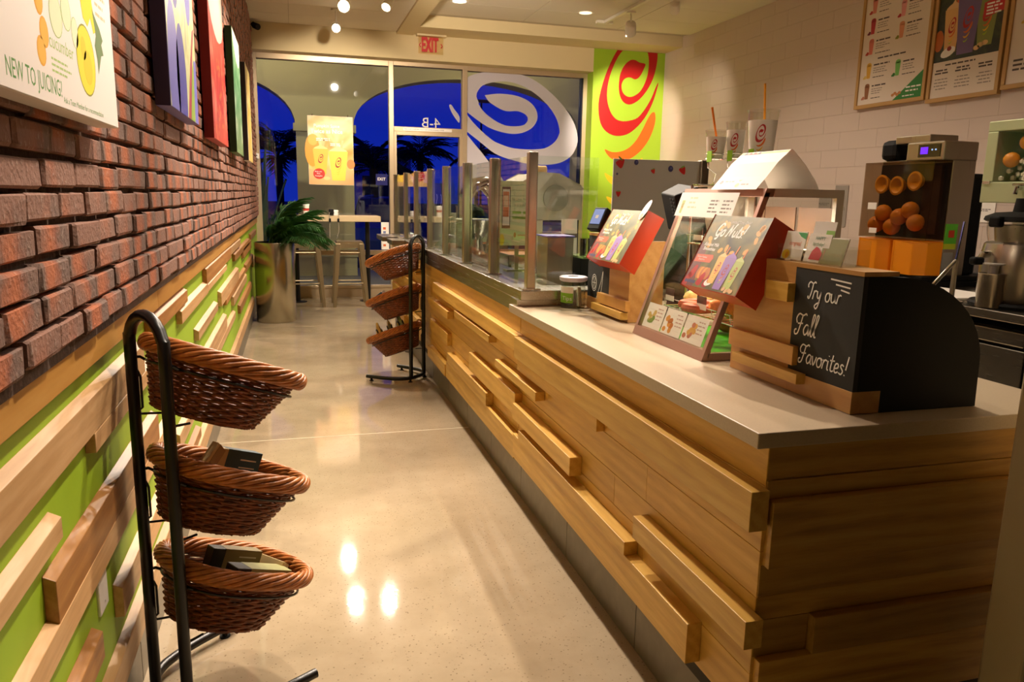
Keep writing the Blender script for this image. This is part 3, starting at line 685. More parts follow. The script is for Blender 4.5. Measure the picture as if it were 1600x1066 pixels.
MB().lathe([(.14, 0), (.14, .3), (.07, .34), (.05, 6.2)], 10).build('pole', M((30, 26, 26), .5), lp, world=False); MB().box(-.5, .5, -.1, .1, 6.2, 6.35).build('lamp_head', M((30, 26, 26), .5), lp, world=False)
# hedge and low building across the lot
bd = thing('building', 'pale low building across the parking lot left of the blue exit sign', 'building', (4.2, 38, -.14))
MB().box(-1.3, 1.4, 0, 5, 0, 3.4).build('wall', M((150, 160, 190), .9), bd, world=False); MB().box(-1.5, 1.6, -.2, 5.2, 3.4, 3.6).build('roof', M((70, 72, 84), .9), bd, world=False)
for i in range(3): MB().box(-.95+.8*i, -.45+.8*i, -.03, .05, .9, 2.3).build('window', M((16, 18, 30), .2), bd, world=False)
def car(x, y, rz, c, label, tail=False):
    t = thing('car', label, 'car', (x, y, -.14), rz)
    body = [(-2.1, .35), (-2.15, .6), (-2.0, .82), (-1.0, .92), (1.2, .95), (2.0, .88), (2.1, .6), (2.05, .35)]
    MB().prism(body, 'y', -.85, .85).build('body', M(c, .3, .3), t, world=False, bevel=.05)  # body colour has the blue dusk tint put into it
    MB().prism([(-1.15, .90), (-.55, 1.38), (.75, 1.42), (1.45, .93)], 'y', -.72, .72).build('cabin', M((20, 24, 40), .15), t, world=False, bevel=.04)
    for sx in (-1.3, 1.35):
        for sy in (-.8, .8): MB().lathe([(.31, -.1), (.31, .1)], 16).xf(Matrix.Translation((sx, sy, .31)) @ Matrix.Rotation(PI/2, 4, 'X')).build('wheel', BLACKP, t, world=False)
    for sy in (-.62, .62):
        MB().ball((-2.1, sy, .66), .11, 8).build('headlight', emis((255, 250, 235), 3.0 if not tail else .3), t, world=False)
        MB().box(2.03, 2.12, sy-.2, sy+.2, .6, .76).build('tail_light', emis((200, 0, 20), 1.6), t, world=False)
car(2.2, 16.8, 1.25, (40, 70, 150), 'dark blue car with two lit headlights beyond the window')
car(5.9, 17.6, -1.9, (30, 60, 140), 'blue car with red tail light low behind the door mullion', True)
# spiky plant in the outside bed, seen left of the column
ag = thing('agave_plant', 'spiky broad leaved agave outside the window behind the potted palm', 'plant', (-.50, 12.1, -.01))
AG = M((52, 82, 66), .5, 0, 'agave_leaf')
for i in range(13):
    R = random.Random(40+i); an = 2*PI*i/13; ln = R.uniform(1.0, 1.65); tl_ = R.uniform(.08, .36); d = Vector((math.cos(an)*math.sin(tl_), math.sin(an)*math.sin(tl_), math.cos(tl_))); sd = Vector((-math.sin(an), math.cos(an), 0)); nn = d.cross(sd)
    mb = MB(); v = []
    for t_, w_ in ((0, .04), (.3, .075), (.65, .06), (1, .003)):
        p = d*ln*t_+Vector((0, 0, .35-.12*t_*t_*tl_)); v += [p-sd*w_, p+nn*.02, p+sd*w_, p-nn*.012]
    mb.add(v, [(a*4+j, a*4+(j+1) % 4, a*4+4+(j+1) % 4, a*4+4+j) for a in range(3) for j in range(4)]).build('leaf', AG, ag, world=False)
MB().lathe([(.42, 0), (.48, .42), (.43, .42), (.40, .36)], 20).build('pot', M((120, 108, 90), .8), ag, world=False)

# ------------------------------------------------------------------ counter
XF, YN, ZW = 0.930, 1.295, 0.885
ct = thing('counter', 'long front counter clad in honey wood boards beside the aisle', 'counter', (1.35, 4.4, 0))
MB().box(XF+.012, 1.77, YN+.012, 7.62, .16, .850).build('carcass', M((60, 52, 44), .8), ct)
MB().box(.957, 1.74, YN+.06, 7.60, 0, .16).build('plinth', M((40, 38, 34), .8), ct)
y = 1.36
for L_ in (.545, .61, .61, .55, .57, .57, .57, .6, .6, .6, .6):
    B(.953, .965, y+.002, min(y+L_, 7.6)-.002, .001, .205).build('tile', KICK, ct, pivot=True); y += L_
    if y > 7.55: break
# flush face boards, laid in rows
def board(x0, x1, y0, y1, z0, z1, m=HONEY, name='plank'): return B(x0, x1, y0, y1, z0, z1).build(name, m, ct, bevel=.0012, pivot=True)
rows = [(.207, .325), (.326, .41), (.411, .508), (.509, .615), (.616, .695), (.696, .762), (.763, .850)]
Rn = random.Random(11)
for i, (a, b) in enumerate(rows):
    for lo, hi in ((YN, 3.10), (3.106, 5.35), (5.352, 7.6)):
        c = lo+(hi-lo)*Rn.choice((.0, .42, .55, .3, 0))
        for p, q in ((lo, c), (c, hi)):
            if q-p > .05: board(XF, XF+.013, p+.0004, q-.0004, a+.0003, b, name='face_board')
XP = .890
for yn, yf, zb, zt, xp in ((1.278, 3.05, .672, .760, XP-.004), (2.15, 3.05, .617, .671, XP+.012), (2.75, 3.38, .556, .592, XP), (2.33, 3.05, .402, .469, XP-.006), (1.87, 2.96, .332, .373, XP-.004), (1.50, 3.052, .225, .331, XP),
                          (1.262, 1.82, .412, .477, XP-.004), (3.056, 5.09, .694, .762, XP+.004), (3.51, 4.34, .645, .680, XP), (4.55, 5.25, .594, .641, XP), (4.6, 5.23, .416, .491, XP+.01), (3.55, 4.56, .317, .382, XP), (3.056, 3.96, .410, .507, XP+.006),
                          (3.056, 4.61, .213, .315, XP+.004), (5.72, 6.5, .60, .66, XP), (5.8, 6.9, .74, .79, XP), (5.75, 6.3, .34, .40, XP), (6.2, 7.3, .45, .52, XP), (4.63, 5.28, .213, .29, XP), (6.5, 7.5, .24, .31, XP), (6.6, 7.4, .62, .67, XP)):
    board(xp, XF-.0005, yn, yf, zb, zt)
# near end of the counter: boards across
for x0, x1, z0, z1, yy in ((.932, 1.79, .776, .850, YN), (.932, 1.79, .735, .775, YN-.004), (.938, 1.79, .585, .734, YN-.022), (.932, 1.79, .512, .584, YN-.002), (.932, 1.79, .455, .511, YN), (.932, 1.068, .367, .454, YN), (1.069, 1.79, .367, .454, YN-.022),
                          (.938, 1.79, .28, .366, YN-.02), (.932, 1.79, .207, .279, YN-.002)):
    board(x0, x1, yy, YN+.013, z0, z1, HONEYX)
MB().box(.957, 1.75, YN+.02, YN+.06, 0, .205).build('toe_kick', M((44, 52, 44), .6), ct)

wt_ = thing('worktop', 'beige stone worktop slab on the near part of the counter', 'worktop', (1.34, 2.2, .851))
B(.893, 1.79, 1.281, 3.165, .851, ZW).build('slab', STONE, wt_, bevel=.0025)

# raised stainless ledge and sneeze guard
lg = thing('steel_ledge', 'brushed stainless ledge capping the far part of the counter under the glass', 'ledge', (1.3, 5.3, .851))
for a, b in ((3.06, 3.47), (3.474, 5.0), (5.004, 7.62)): B(.913, 1.16, a, b, .912, .955).build('cap', STEELH, lg, bevel=.003)
B(1.16, 1.28, 3.06, 3.20, .912, .955).build('return_cap', STEELH, lg, bevel=.003)
B(.905, 1.27, 3.085, 3.19, .886, .912).build('apron', STEELH, lg); B(.918, 1.16, 3.19, 7.6, .852, .912).build('apron', STEELH, lg)
B(1.16, 1.78, 3.2, 7.6, .852, .905).build('prep_top', STEELH, lg)
B(.80, .912, 6.55, 6.90, .912, .955).build('side_shelf', STEELH, lg, bevel=.003); B(.78, .912, 7.1, 7.62, .912, .955).build('side_shelf', STEELH, lg, bevel=.003)
sg = thing('sneeze_guard', 'glass sneeze guard on square steel posts along the counter', 'glass guard', (.97, 5.3, .955))
py = [3.10, 3.74, 4.37, 5.00, 5.60, 6.25, 6.84, 7.55]
for i, y in enumerate(py):
    p = B(.945, .985, y-.02, y+.02, .957, 1.53).build('post', STEEL, sg, bevel=.004)
    MB().box(.925, 1.005, y-.032, y+.032, .955, .962).build('base_plate', STEELH, p)
    if i: B(.990, .998, y-.012, y+.012, .962, 1.53).build('glazing_bead', STEEL, p)
for a, b in zip(py, py[1:]): B(.962, .968, a+.021, b-.021, .965, 1.515).build('pane', GGLASS, sg)
B(.987, 1.26, 3.093, 3.099, .965, 1.515).build('return_pane', GGLASS, sg)

# ------------------------------------------------------------------ basket stands
stand = MB(); arcp = [(0, .085, .03)]+[(0, .085, .2+.1*i) for i in range(9)]+[(0, .085*math.cos(PI*i/10), .975+.078*math.sin(PI*i/10)) for i in range(1, 10)]+[(0, -.085, 1.0-.1*i) for i in range(9)]+[(0, -.085, .03)]
stand.tube(arcp, .0145, 12)
foot_ = crom([(.31, -.20, .03), (.16, -.185, .03), (.05, -.15, .03), (.0, -.085, .03), (-.012, 0, .03), (.0, .085, .03), (.05, .15, .03), (.16, .185, .03), (.31, .20, .03)], 5, False)
RACKM = {}
def rack(loc, rz, label):
    t = thing('basket_stand', label, 'stand', loc, rz)
    def P(nm, f):
        if nm not in RACKM: RACKM[nm] = f()
        o = link(nm.split('#')[0], RACKM[nm], t)
        return o
    o = P('frame', lambda: stand.mesh('frame', BLACKM)); sm(o)
    o = P('base', lambda: MB().tube(foot_, .0135, 10).mesh('base', BLACKM)); sm(o)
    for i, (x, y) in enumerate(((.27, -.197), (.27, .197), (.0, -.095), (.0, .095))):
        q = P('foot', lambda: MB().lathe([(.006, .012), (.008, .02), (.008, .005), (.016, .004), (.016, 0)][::-1], 12).mesh('foot', BLACKP)); q.location = (x, y, 0)
    for i, zc in enumerate(BZ):
        o = P('hanger#%d' % i, lambda: hanger(zc)); sm(o)
    return t
def sm(o):
    me = o.data; me.polygons.foreach_set('use_smooth', [True]*len(me.polygons))
    try: me.set_sharp_from_angle(angle=math.radians(40))
    except Exception: pass
BZ = [.905, .612, .335]; TILT = math.radians(22.5)
RC = (.205, 0)
def bmx(zc): return Matrix.Translation((RC[0], 0, zc)) @ Matrix.Rotation(TILT, 4, 'Y')
RA, RB_, BA, BBt, BD, BSH = .192, .158, .122, .108, .150, .016
def oval(a, b, an): 
    c, s_ = math.cos(an), math.sin(an); e = .82
    return a*math.copysign(abs(c)**e, c), b*math.copysign(abs(s_)**e, s_)
def hanger(zc):
    mb = MB(); t = .30; a = RA+(BA-RA)*t+.012; b = RB_+(BBt-RB_)*t+.012; m = bmx(zc)
    ring = [m @ Vector((*oval(a, b, 2*PI*i/40), -BD*t)) for i in range(40)]
    mb.tube(ring, .0035, 6, True)
    for sy in (-.085, .085):
        k = min(ring, key=lambda p: p.x+abs(p.y-sy)); mb.tube([(0, sy, k.z+.01), (k.x*.6, sy*.95, k.z+.01), tuple(k)], .004, 6)
        mb.tube([(.004, sy, k.z), (.016, sy*.9, k.z-.04), (.016, sy*.9, k.z-.12), (0, sy, k.z-.135)], .0032, 6)
        mb.tube([(0, sy, k.z-.135), (.06, sy*.8, k.z-.142)], .0032, 6)
    return mb.mesh('hanger', BLACKM)
# the basket: woven sides, twisted rim, plaited floor
NST = 30
wv = MB()
for r in range(18):
    t = .07+.91*r/17; a = RA+(BA-RA)*t; b = RB_+(BBt-RB_)*t; pts = []
    for i in range(120):
        an = 2*PI*i/120; k = 1+.028*math.cos(NST/2*an+PI*(r % 2)); x, y = oval(a*k, b*k, an); pts.append((x-BSH*t, y, -BD*t+random.uniform(-.0008, .0008)))
    wv.tube(pts, .0048, 5, True, m=WICK)
bs = MB()
for i in range(NST):
    an = 2*PI*(i+.5)/NST; x, y = oval(RA, RB_, an); x2, y2 = oval(BA, BBt, an); bs.tube([(x, y, .004), ((x+x2)/2-BSH/2, (y+y2)/2, -BD/2), (x2-BSH, y2, -BD-.002)], .0036, 5, m=WICK)
bf = MB()
for i in range(15):
    y = -BBt+2*BBt*(i+.5)/15; h_ = BA*math.sqrt(max(0, 1-(y/BBt)**2)); bf.tube([(-h_-BSH, y, -BD), (-BSH, y, -BD+.003*(-1)**i), (h_-BSH, y, -BD)], .0058, 5, m=WICK)
for i in range(9):
    x = -BA+2*BA*(i+.5)/9; h_ = BBt*math.sqrt(max(0, 1-(x/BA)**2)); bf.tube([(x-BSH, -h_, -BD), (x-BSH, h_, -BD)], .006, 5, m=WICK)
rm = MB()
for s_ in range(9):
    pts = []
    for i in range(110):
        an = 2*PI*i/110; ph = 2*PI*s_/9+an*4; k = .0135*math.cos(ph); x, y = oval(RA+.004+k, RB_+.004+k, an); pts.append((x, y, .0135*math.sin(ph)*1.35))
    rm.tube(pts, .0062, 6, True, m=WICKL)
bmeshes = [('weave', wv.mesh('weave')), ('stakes', bs.mesh('stakes')), ('floor', bf.mesh('floor')), ('rim', rm.mesh('rim'))]
for n_, me in bmeshes: me.polygons.foreach_set('use_smooth', [True]*len(me.polygons))
def basket(rloc, rz, zc, label, group):
    m = Matrix.Translation(rloc) @ Matrix.Rotation(rz, 4, 'Z') @ bmx(zc)
    t = thing('wicker_basket', label, 'basket', m.to_translation(), 0, group); t.rotation_euler = m.to_euler()
    for n_, me in bmeshes: link(n_, me, t)
    return t, m
NR, NRZ = (-.351, 1.960, 0), math.atan2(.58, .81)
FR, FRZ = (.842, 5.440, 0), math.atan2(.66, -.75)
rack(NR, NRZ, 'black tube basket stand close by the left plank wall'); rack(FR, FRZ, 'black tube basket stand standing against the counter')
nb = [basket(NR, NRZ, BZ[i], l, 'baskets on the near stand') for i, l in enumerate(('empty tilted wicker basket, top one on the stand by the left wall', 'middle wicker basket on the left wall stand, holding a teal box', 'lowest wicker basket on the left wall stand, holding dark packets'))]
fb = [basket(FR, FRZ, BZ[i], l, 'baskets on the far stand') for i, l in enumerate(('empty wicker basket, top one on the stand against the counter', 'middle wicker basket on the counter stand, a white card sticking out', 'lowest wicker basket on the counter stand, with foil snack bags'))]
CARD = M((196, 172, 120), .5, 0, 'kraft_box'); TEAL = M((24, 66, 78), .5); DARKB = M((30, 28, 26), .5); OLIVE = M((150, 148, 92), .4)
def pack(m, label, x, y, z, sx, sy, sz, ry, rz, c1, c2, lab=None, bars=True, group=None):
    """a small carton lying in basket space"""
    mm = m @ Matrix.Translation((x, y, z)) @ Matrix.Rotation(rz, 4, 'Z') @ Matrix.Rotation(ry, 4, 'Y')
    t = thing('snack_box', label, 'box', mm.to_translation(), 0, group); t.rotation_euler = mm.to_euler()
    MB().box(-sx, sx, -sy, sy, -sz, sz).build('carton', c1, t, world=False, bevel=.002)
    MB().box(-sx*.5, sx+.0006, -sy-.0006, sy+.0006, -sz-.0006, sz+.0006).build('printed_band', c2, t, world=False)
    mb = MB(); 
    for i in range(4): mb.box(sx*.1, sx*.8, -sy-.0012, -sy-.0004, sz*(.6-.35*i)-.002, sz*(.6-.35*i)+.0015)
    if bars: mb.build('printed_text', M((200, 196, 180), .6), t, world=False)
    return t
m2 = nb[1][1]
pack(m2, 'teal and cream box standing in the middle basket by the left wall', .02, .03, -.012, .075, .018, .06, 0, .05, CARD, TEAL)
pack(m2, 'small brown triangular carton poking up at the back of the middle left basket', -.09, -.02, .0, .022, .010, .062, .5, .4, CARD, M((150, 116, 66), .5), bars=False)
pack(m2, 'flat dark tin lying at the front rim of the middle left basket', .115, .0, -.045, .045, .035, .012, -.1, .2, DARKB, M((120, 116, 80), .4), bars=False)
m3 = nb[2][1]
pack(m3, 'black and kraft box at the back of the lowest left basket', .02, .05, -.02, .075, .020, .048, 0, -.1, DARKB, M((120, 104, 62), .5))
pack(m3, 'olive tinted box lying across the front of the lowest left basket', .045, -.045, -.018, .085, .030, .024, 0, -.08, DARKB, OLIVE, bars=False)
pack(m3, 'pale kraft carton leaning across the lowest left basket', .11, .03, -.02, .016, .07, .035, .4, .3, CARD, M((206, 190, 140), .5), bars=False)
m5 = fb[1][1]
t = pack(m5, 'white and blue card leaning out of the middle basket at the counter', .11, -.02, -.02, .055, .004, .075, .35, .9, PAPER, M((26, 120, 176), .5), bars=False)
def bag(m, label, x, y, z, rz, c, g):
    mm = m @ Matrix.Translation((x, y, z)) @ Matrix.Rotation(rz, 4, 'Z')
    t = thing('snack_bag', label, 'bag', mm.to_translation(), 0, g); t.rotation_euler = mm.to_euler()
    mb = MB(); v = []; f = []; n = 6
    for s_ in (1, -1):
        for i in range(n+1):
            for j in range(n+1):
                u, w = i/n, j/n; v.append(((u-.5)*.10*(1-.25*w), s_*.018*(math.sin(PI*u)*math.sin(PI*w))**.7, w*.13-.05))
    for o_ in (0, (n+1)**2):
        f += [(o_+i*(n+1)+j, o_+(i+1)*(n+1)+j, o_+(i+1)*(n+1)+j+1, o_+i*(n+1)+j+1) for i in range(n) for j in range(n)]
    mb.add(v, f).build('pouch', c, t, world=False, smooth=True)
    d = MB(); d.lathe([(.024, -.021), (.024, .021)], 16).xf(Matrix.Translation((0, 0, .012)) @ Matrix.Rotation(PI/2, 4, 'X')).build('round_label', M((26, 26, 22), .5), t, world=False)
    MB().lathe([(.014, -.0218), (.014, .0218)], 12).xf(Matrix.Translation((0, 0, .010)) @ Matrix.Rotation(PI/2, 4, 'X')).build('label_emblem', M((206, 176, 50), .5), t, world=False)
m6 = fb[2][1]
bag(m6, 'tan snack bag with round black label at the front of the lowest counter basket', .10, .03, .03, 2.4, M((190, 156, 88), .35), 'snack bags in the lowest far basket')
bag(m6, 'crinkled silver foil bag in the middle of the lowest counter basket', .02, .0, .03, 2.2, M((190, 184, 170), .2, .7), 'snack bags in the lowest far basket')
bag(m6, 'grey green snack bag at the back of the lowest counter basket', -.06, -.03, .035, 2.5, M((128, 130, 110), .25, .4), 'snack bags in the lowest far basket')

# ------------------------------------------------------------------ wall art on the bricks
def canvas(y0, y1, z0, z1, label, draw, cat='picture', xf=-.352, xb=-.396, edge=WHITE, edge_near=None):
    t = thing('canvas_print', label, cat, (-.40, (y0+y1)/2, z0))
    MB().box(xb, xf, y0, y1, z0, z1).build('canvas', edge, t, bevel=.002)
    sh = Sheet((xf+.0003, y0, z0), (0, 1, 0), (0, 0, 1)); sh.clip = (y1-y0, z1-z0); draw(sh, y1-y0, z1-z0); sh.build('printed_face', t)
    if edge_near: B(xb+.001, xf-.001, y0-.0006, y0+.002, z0+.001, z1-.001).build('near_edge', edge_near, t)  # near side face in a darker tone than the other edges
    return t
# Sheet axes: u = +y runs away from the camera, which reads left to right on this wall
GRN = M((86, 150, 60), .6); LGR = M((176, 206, 120), .6); ORG = M((246, 176, 40), .6); YEL = M((246, 226, 40), .6); YEL2 = M((232, 210, 24), .6); PEACH = M((244, 196, 160), .6)
def juice(sh, w, h):
    sh.rect(.002, .002, w-.002, h-.002, M((250, 240, 232), .45), 1)
    sh.text('NEW TO JUICING?', .170, .0175, .026, GRN, 2, fit=.255); sh.text('Ask a Team Member for a recommendation', .430, .0105, .0095, GRN, 2, fit=.272)
    sh.text('cucumber', .376, .088, .022, LGR, 2, fit=.138)
    for i in range(3): sh.bars(.380, .070-.009*i, .515, 1, .0035, LGR, 2, seed=i)
    for x, y, a, b in ((.333, .074, .022, .022), (.354, .104, .022, .023), (.338, .150, .022, .025), (.35, .205, .03, .03)): sh.ell(x, y, a, b, ORG, 2); sh.ell(x, y, a*.82, b*.84, M((250, 190, 60), .6), 3)
    for x, y, a, b in ((.425, .142, .036, .034), (.487, .160, .030, .030), (.535, .136, .022, .026), (.45, .22, .03, .03)): sh.ell(x, y, a, b, LGR, 2, 20); sh.ell(x, y, a*.93, b*.95, M((246, 246, 206), .6), 3, 20)
    sh.ell(.600, .101, .066, .062, M((150, 150, 40), .6), 2, 28); sh.ell(.600, .101, .063, .059, YEL, 3, 28); sh.ell(.61, .09, .03, .03, YEL2, 4); sh.ell(.585, .12, .018, .02, YEL2, 4)
    sh.poly([(.57, .26), (.68, .26), (.675, .215), (.70, .17), (.672, .160), (.655, .185), (.63, .165), (.60, .175)], YEL, 3)
    sh.poly([(.672, .205), (.70, .19), (.724, .178), (.744, .160), (.730, .150), (.742, .132), (.722, .128), (.705, .108), (.690, .090), (.688, .118), (.676, .14), (.69, .16)], M((110, 136, 84), .6), 3.5)
    for i in range(5): sh.bars(.03, .15+.018*i, .28, 1, .007, PEACH, 2, seed=i*3)
    for i in range(4): sh.bars(.70, .20+.018*i, .80, 1, .006, PEACH, 2, seed=i)
canvas(1.0, 1.835, 1.474, 2.42, 'white canvas with juice fruits and green NEW TO JUICING lettering', juice, 'poster')
def acai(sh, w, h):
    sh.rect(.001, .001, w-.001, h-.001, photo_mat('berry_photo', [(120, 110, 200), (214, 220, 150), (232, 236, 190), (190, 206, 90)], 5), 1)
    V1 = M((74, 70, 176), .4); V2 = M((120, 118, 214), .4)
    for x, y, a, b, m in ((.22, .50, .10, .17, V1), (.56, .52, .09, .18, V2), (.12, .12, .12, .22, V2), (.30, .10, .12, .20, V1), (.70, .10, .10, .14, V2), (.4, .78, .14, .12, V1)): sh.ell(x, y, a, b, m, 2, 20)
    sh.poly([(.42, 0), (.50, 0), (.64, .26), (.72, .36), (.66, .34), (.55, .2)], M((178, 60, 70), .4), 3); sh.poly([(.50, 0), (.62, 0), (.66, .24), (.58, .16)], M((150, 186, 60), .4), 3)
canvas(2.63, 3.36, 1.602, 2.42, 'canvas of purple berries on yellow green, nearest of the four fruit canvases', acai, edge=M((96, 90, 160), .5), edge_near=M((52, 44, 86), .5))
def straw(sh, w, h):
    sh.rect(.001, .001, w-.001, h-.001, photo_mat('strawberry_photo', [(150, 14, 12), (206, 30, 22), (220, 60, 40), (236, 150, 120)], 4), 1)
    sh.poly(crom([(.02, h), (w-.02, h), (w-.05, h*.72), (w*.5, h*.62), (.06, h*.74)], 3), M((246, 214, 200), .4), 2)
    R = random.Random(2)
    for i in range(40): sh.ell(R.uniform(.1, w-.06), R.uniform(.03, h*.5), .008, .014, M((240, 176, 80), .4), 3, 8)
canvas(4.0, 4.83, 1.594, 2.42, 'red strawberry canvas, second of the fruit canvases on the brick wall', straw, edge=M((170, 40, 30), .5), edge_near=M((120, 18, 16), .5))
def kale(sh, w, h):
    sh.rect(.001, .001, w-.001, h-.001, photo_mat('kale_photo', [(30, 90, 40), (70, 140, 80), (130, 176, 130), (200, 216, 190)], 5), 1)
    sh.poly(crom([(.02, h), (w-.02, h), (w-.1, h*.78), (w*.4, h*.8)], 3), M((214, 222, 200), .4), 2)
    for i in range(6): sh.line([(w*(.2+.12*i), .03), (w*(.25+.1*i), h*.4), (w*(.3+.1*i), h*.66)], .02, M((60, 128, 60), .4), 2)
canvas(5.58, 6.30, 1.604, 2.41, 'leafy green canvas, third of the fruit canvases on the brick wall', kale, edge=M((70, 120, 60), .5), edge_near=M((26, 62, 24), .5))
def banana(sh, w, h):
    sh.rect(.001, .001, w-.001, h-.001, photo_mat('banana_photo', [(170, 150, 210), (232, 196, 60), (246, 226, 150), (250, 250, 240)], 4), 1)
    for i in range(4): sh.line([(w*(.15+.2*i), h*.1), (w*(.25+.2*i), h*.4), (w*(.2+.2*i), h*.6)], .05, M((240, 196, 40), .4), 2)
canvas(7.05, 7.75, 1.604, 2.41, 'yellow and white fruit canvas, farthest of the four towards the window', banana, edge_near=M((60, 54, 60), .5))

# ------------------------------------------------------------------ things on the worktop
def order_stand(t, y0, y1, x0, h, chalk, planks, prof_depth, near_wood=False):
    """register surround: wood face with proud boards, chalkboard field, black quarter-round cheek"""
    z0 = ZW
    D = prof_depth
    prof = [(x0+.012, z0+.001), (x0+.012, z0+h-.006), (x0+.085, z0+h-.006)]+[(x0+.085+(D-.085)*math.sin(a*PI/24), z0+.10+(h-.106)*math.cos(a*PI/24)) for a in range(1, 13)]+[(x0+D+.003, z0+.001)]
    (B(x0+.012, x0+.14, y0, y0+.018, z0+.001, z0+h-.006).build('cheek', HONEYZ, t) if near_wood else MB().prism(prof, 'y', y0, y0+.018).build('cheek', BLACKP, t)); MB().prism(prof, 'y', y1-.018, y1).build('cheek', BLACKP, t)
    # curved hood between the cheeks
    mb = MB(); arc = prof[2:-1]; n = len(arc)
    v = [(p[0], y, p[1]-.004) for y in (y0+.018, y1-.018) for p in arc]+[(p[0]-.008, y, p[1]-.010) for y in (y0+.018, y1-.018) for p in arc]
    f = [(i, i+1, n+i+1, n+i) for i in range(n-1)]+[(2*n+i+1, 2*n+i, 3*n+i, 3*n+i+1) for i in range(n-1)]
    mb.add(v, f).build('hood', BLACKP, t)
    a, b = chalk
    wa, wb = (b, y1) if a == y0 else (y0, a)
    B(x0, x0+.012, wa, wb, z0+.001, z0+h).build('face', HONEYZ, t); B(x0, x0+.012, a, b, z0+.052, z0+h-.004).build('chalkboard', CHALK, t)
    B(x0-.001, x0+.075, a-.0005, b+.0005, z0+.001, z0+.052).build('base_strip', HONEYZ, t, bevel=.001)
    B(x0-.001, x0+.09, y0-.001, y1+.001, z0+h-.004, z0+h+.006).build('top_board', HONEYZ, t)
    for p in planks: B(x0-p[4], x0, p[0], p[1], z0+p[2], z0+p[3]).build('plank', TRIMW if p[5] else HONEY, t, bevel=.001)
    return t
p2 = thing('order_stand', 'wooden register surround with TRY OUR FALL FAVORITES chalkboard on worktop end', 'register stand', (1.3, 1.6, ZW))
order_stand(p2, 1.356, 1.847, 1.174, .312, (1.356, 1.588), [(1.585, 1.675, .222, .268, .022, 0), (1.553, 1.838, .070, .117, .016, 1), (1.518, 1.80, .031, .056, .026, 0)], .345)
sh = Sheet((1.1735, 1.588, ZW), (0, -1, 0), (0, 0, 1))
sh.script('Try our', .050, .238, .042, .0035, CHALKW, 1); sh.script('Fall', .018, .148, .052, .0038, CHALKW, 1); sh.script('Favorites!', .042, .082, .046, .0036, CHALKW, 1)
for i, (a, b) in enumerate(((.128, .196), (.146, .194), (.164, .193))): sh.line([(a, .292-.0105*i-.0), (b, .289-.011*i)], .0036, CHALKW, 1)
sh.build('chalk_lettering', p2)
p1 = thing('order_stand', 'smaller looking wooden register surround with a chalkboard, behind the tip jar', 'register stand', (1.3, 2.8, ZW))
order_stand(p1, 2.60, 3.02, 1.20, .312, (2.79, 3.02), [(2.585, 2.865, .045, .085, .02, 1), (2.60, 2.90, .012, .040, .03, 0)], .30, True)
sh = Sheet((1.1995, 3.02, ZW), (0, -1, 0), (0, 0, 1))
sh.script('We', .012, .20, .06, .0034, CHALKW, 1); sh.script('come', .06, .20, .05, .0034, CHALKW, 1)
for k in range(2): sh.line([(.075+.026*math.cos(a*PI/10)*(1-.25*k), .115+.034*math.sin(a*PI/10)*(1-.25*k)) for a in range(21)], .0026, CHALKW, 1)
for a in range(6): sh.line([(.075, .115), (.075+.02*math.cos(a*PI/3), .115+.025*math.sin(a*PI/3))], .002, CHALKW, 1)
sh.line([(.10, .02), (.14, .06), (.16, .12), (.165, .17), (.15, .13), (.12, .08), (.09, .03), (.10, .02)], .0028, CHALKW, 1)
sh.build('chalk_lettering', p1)

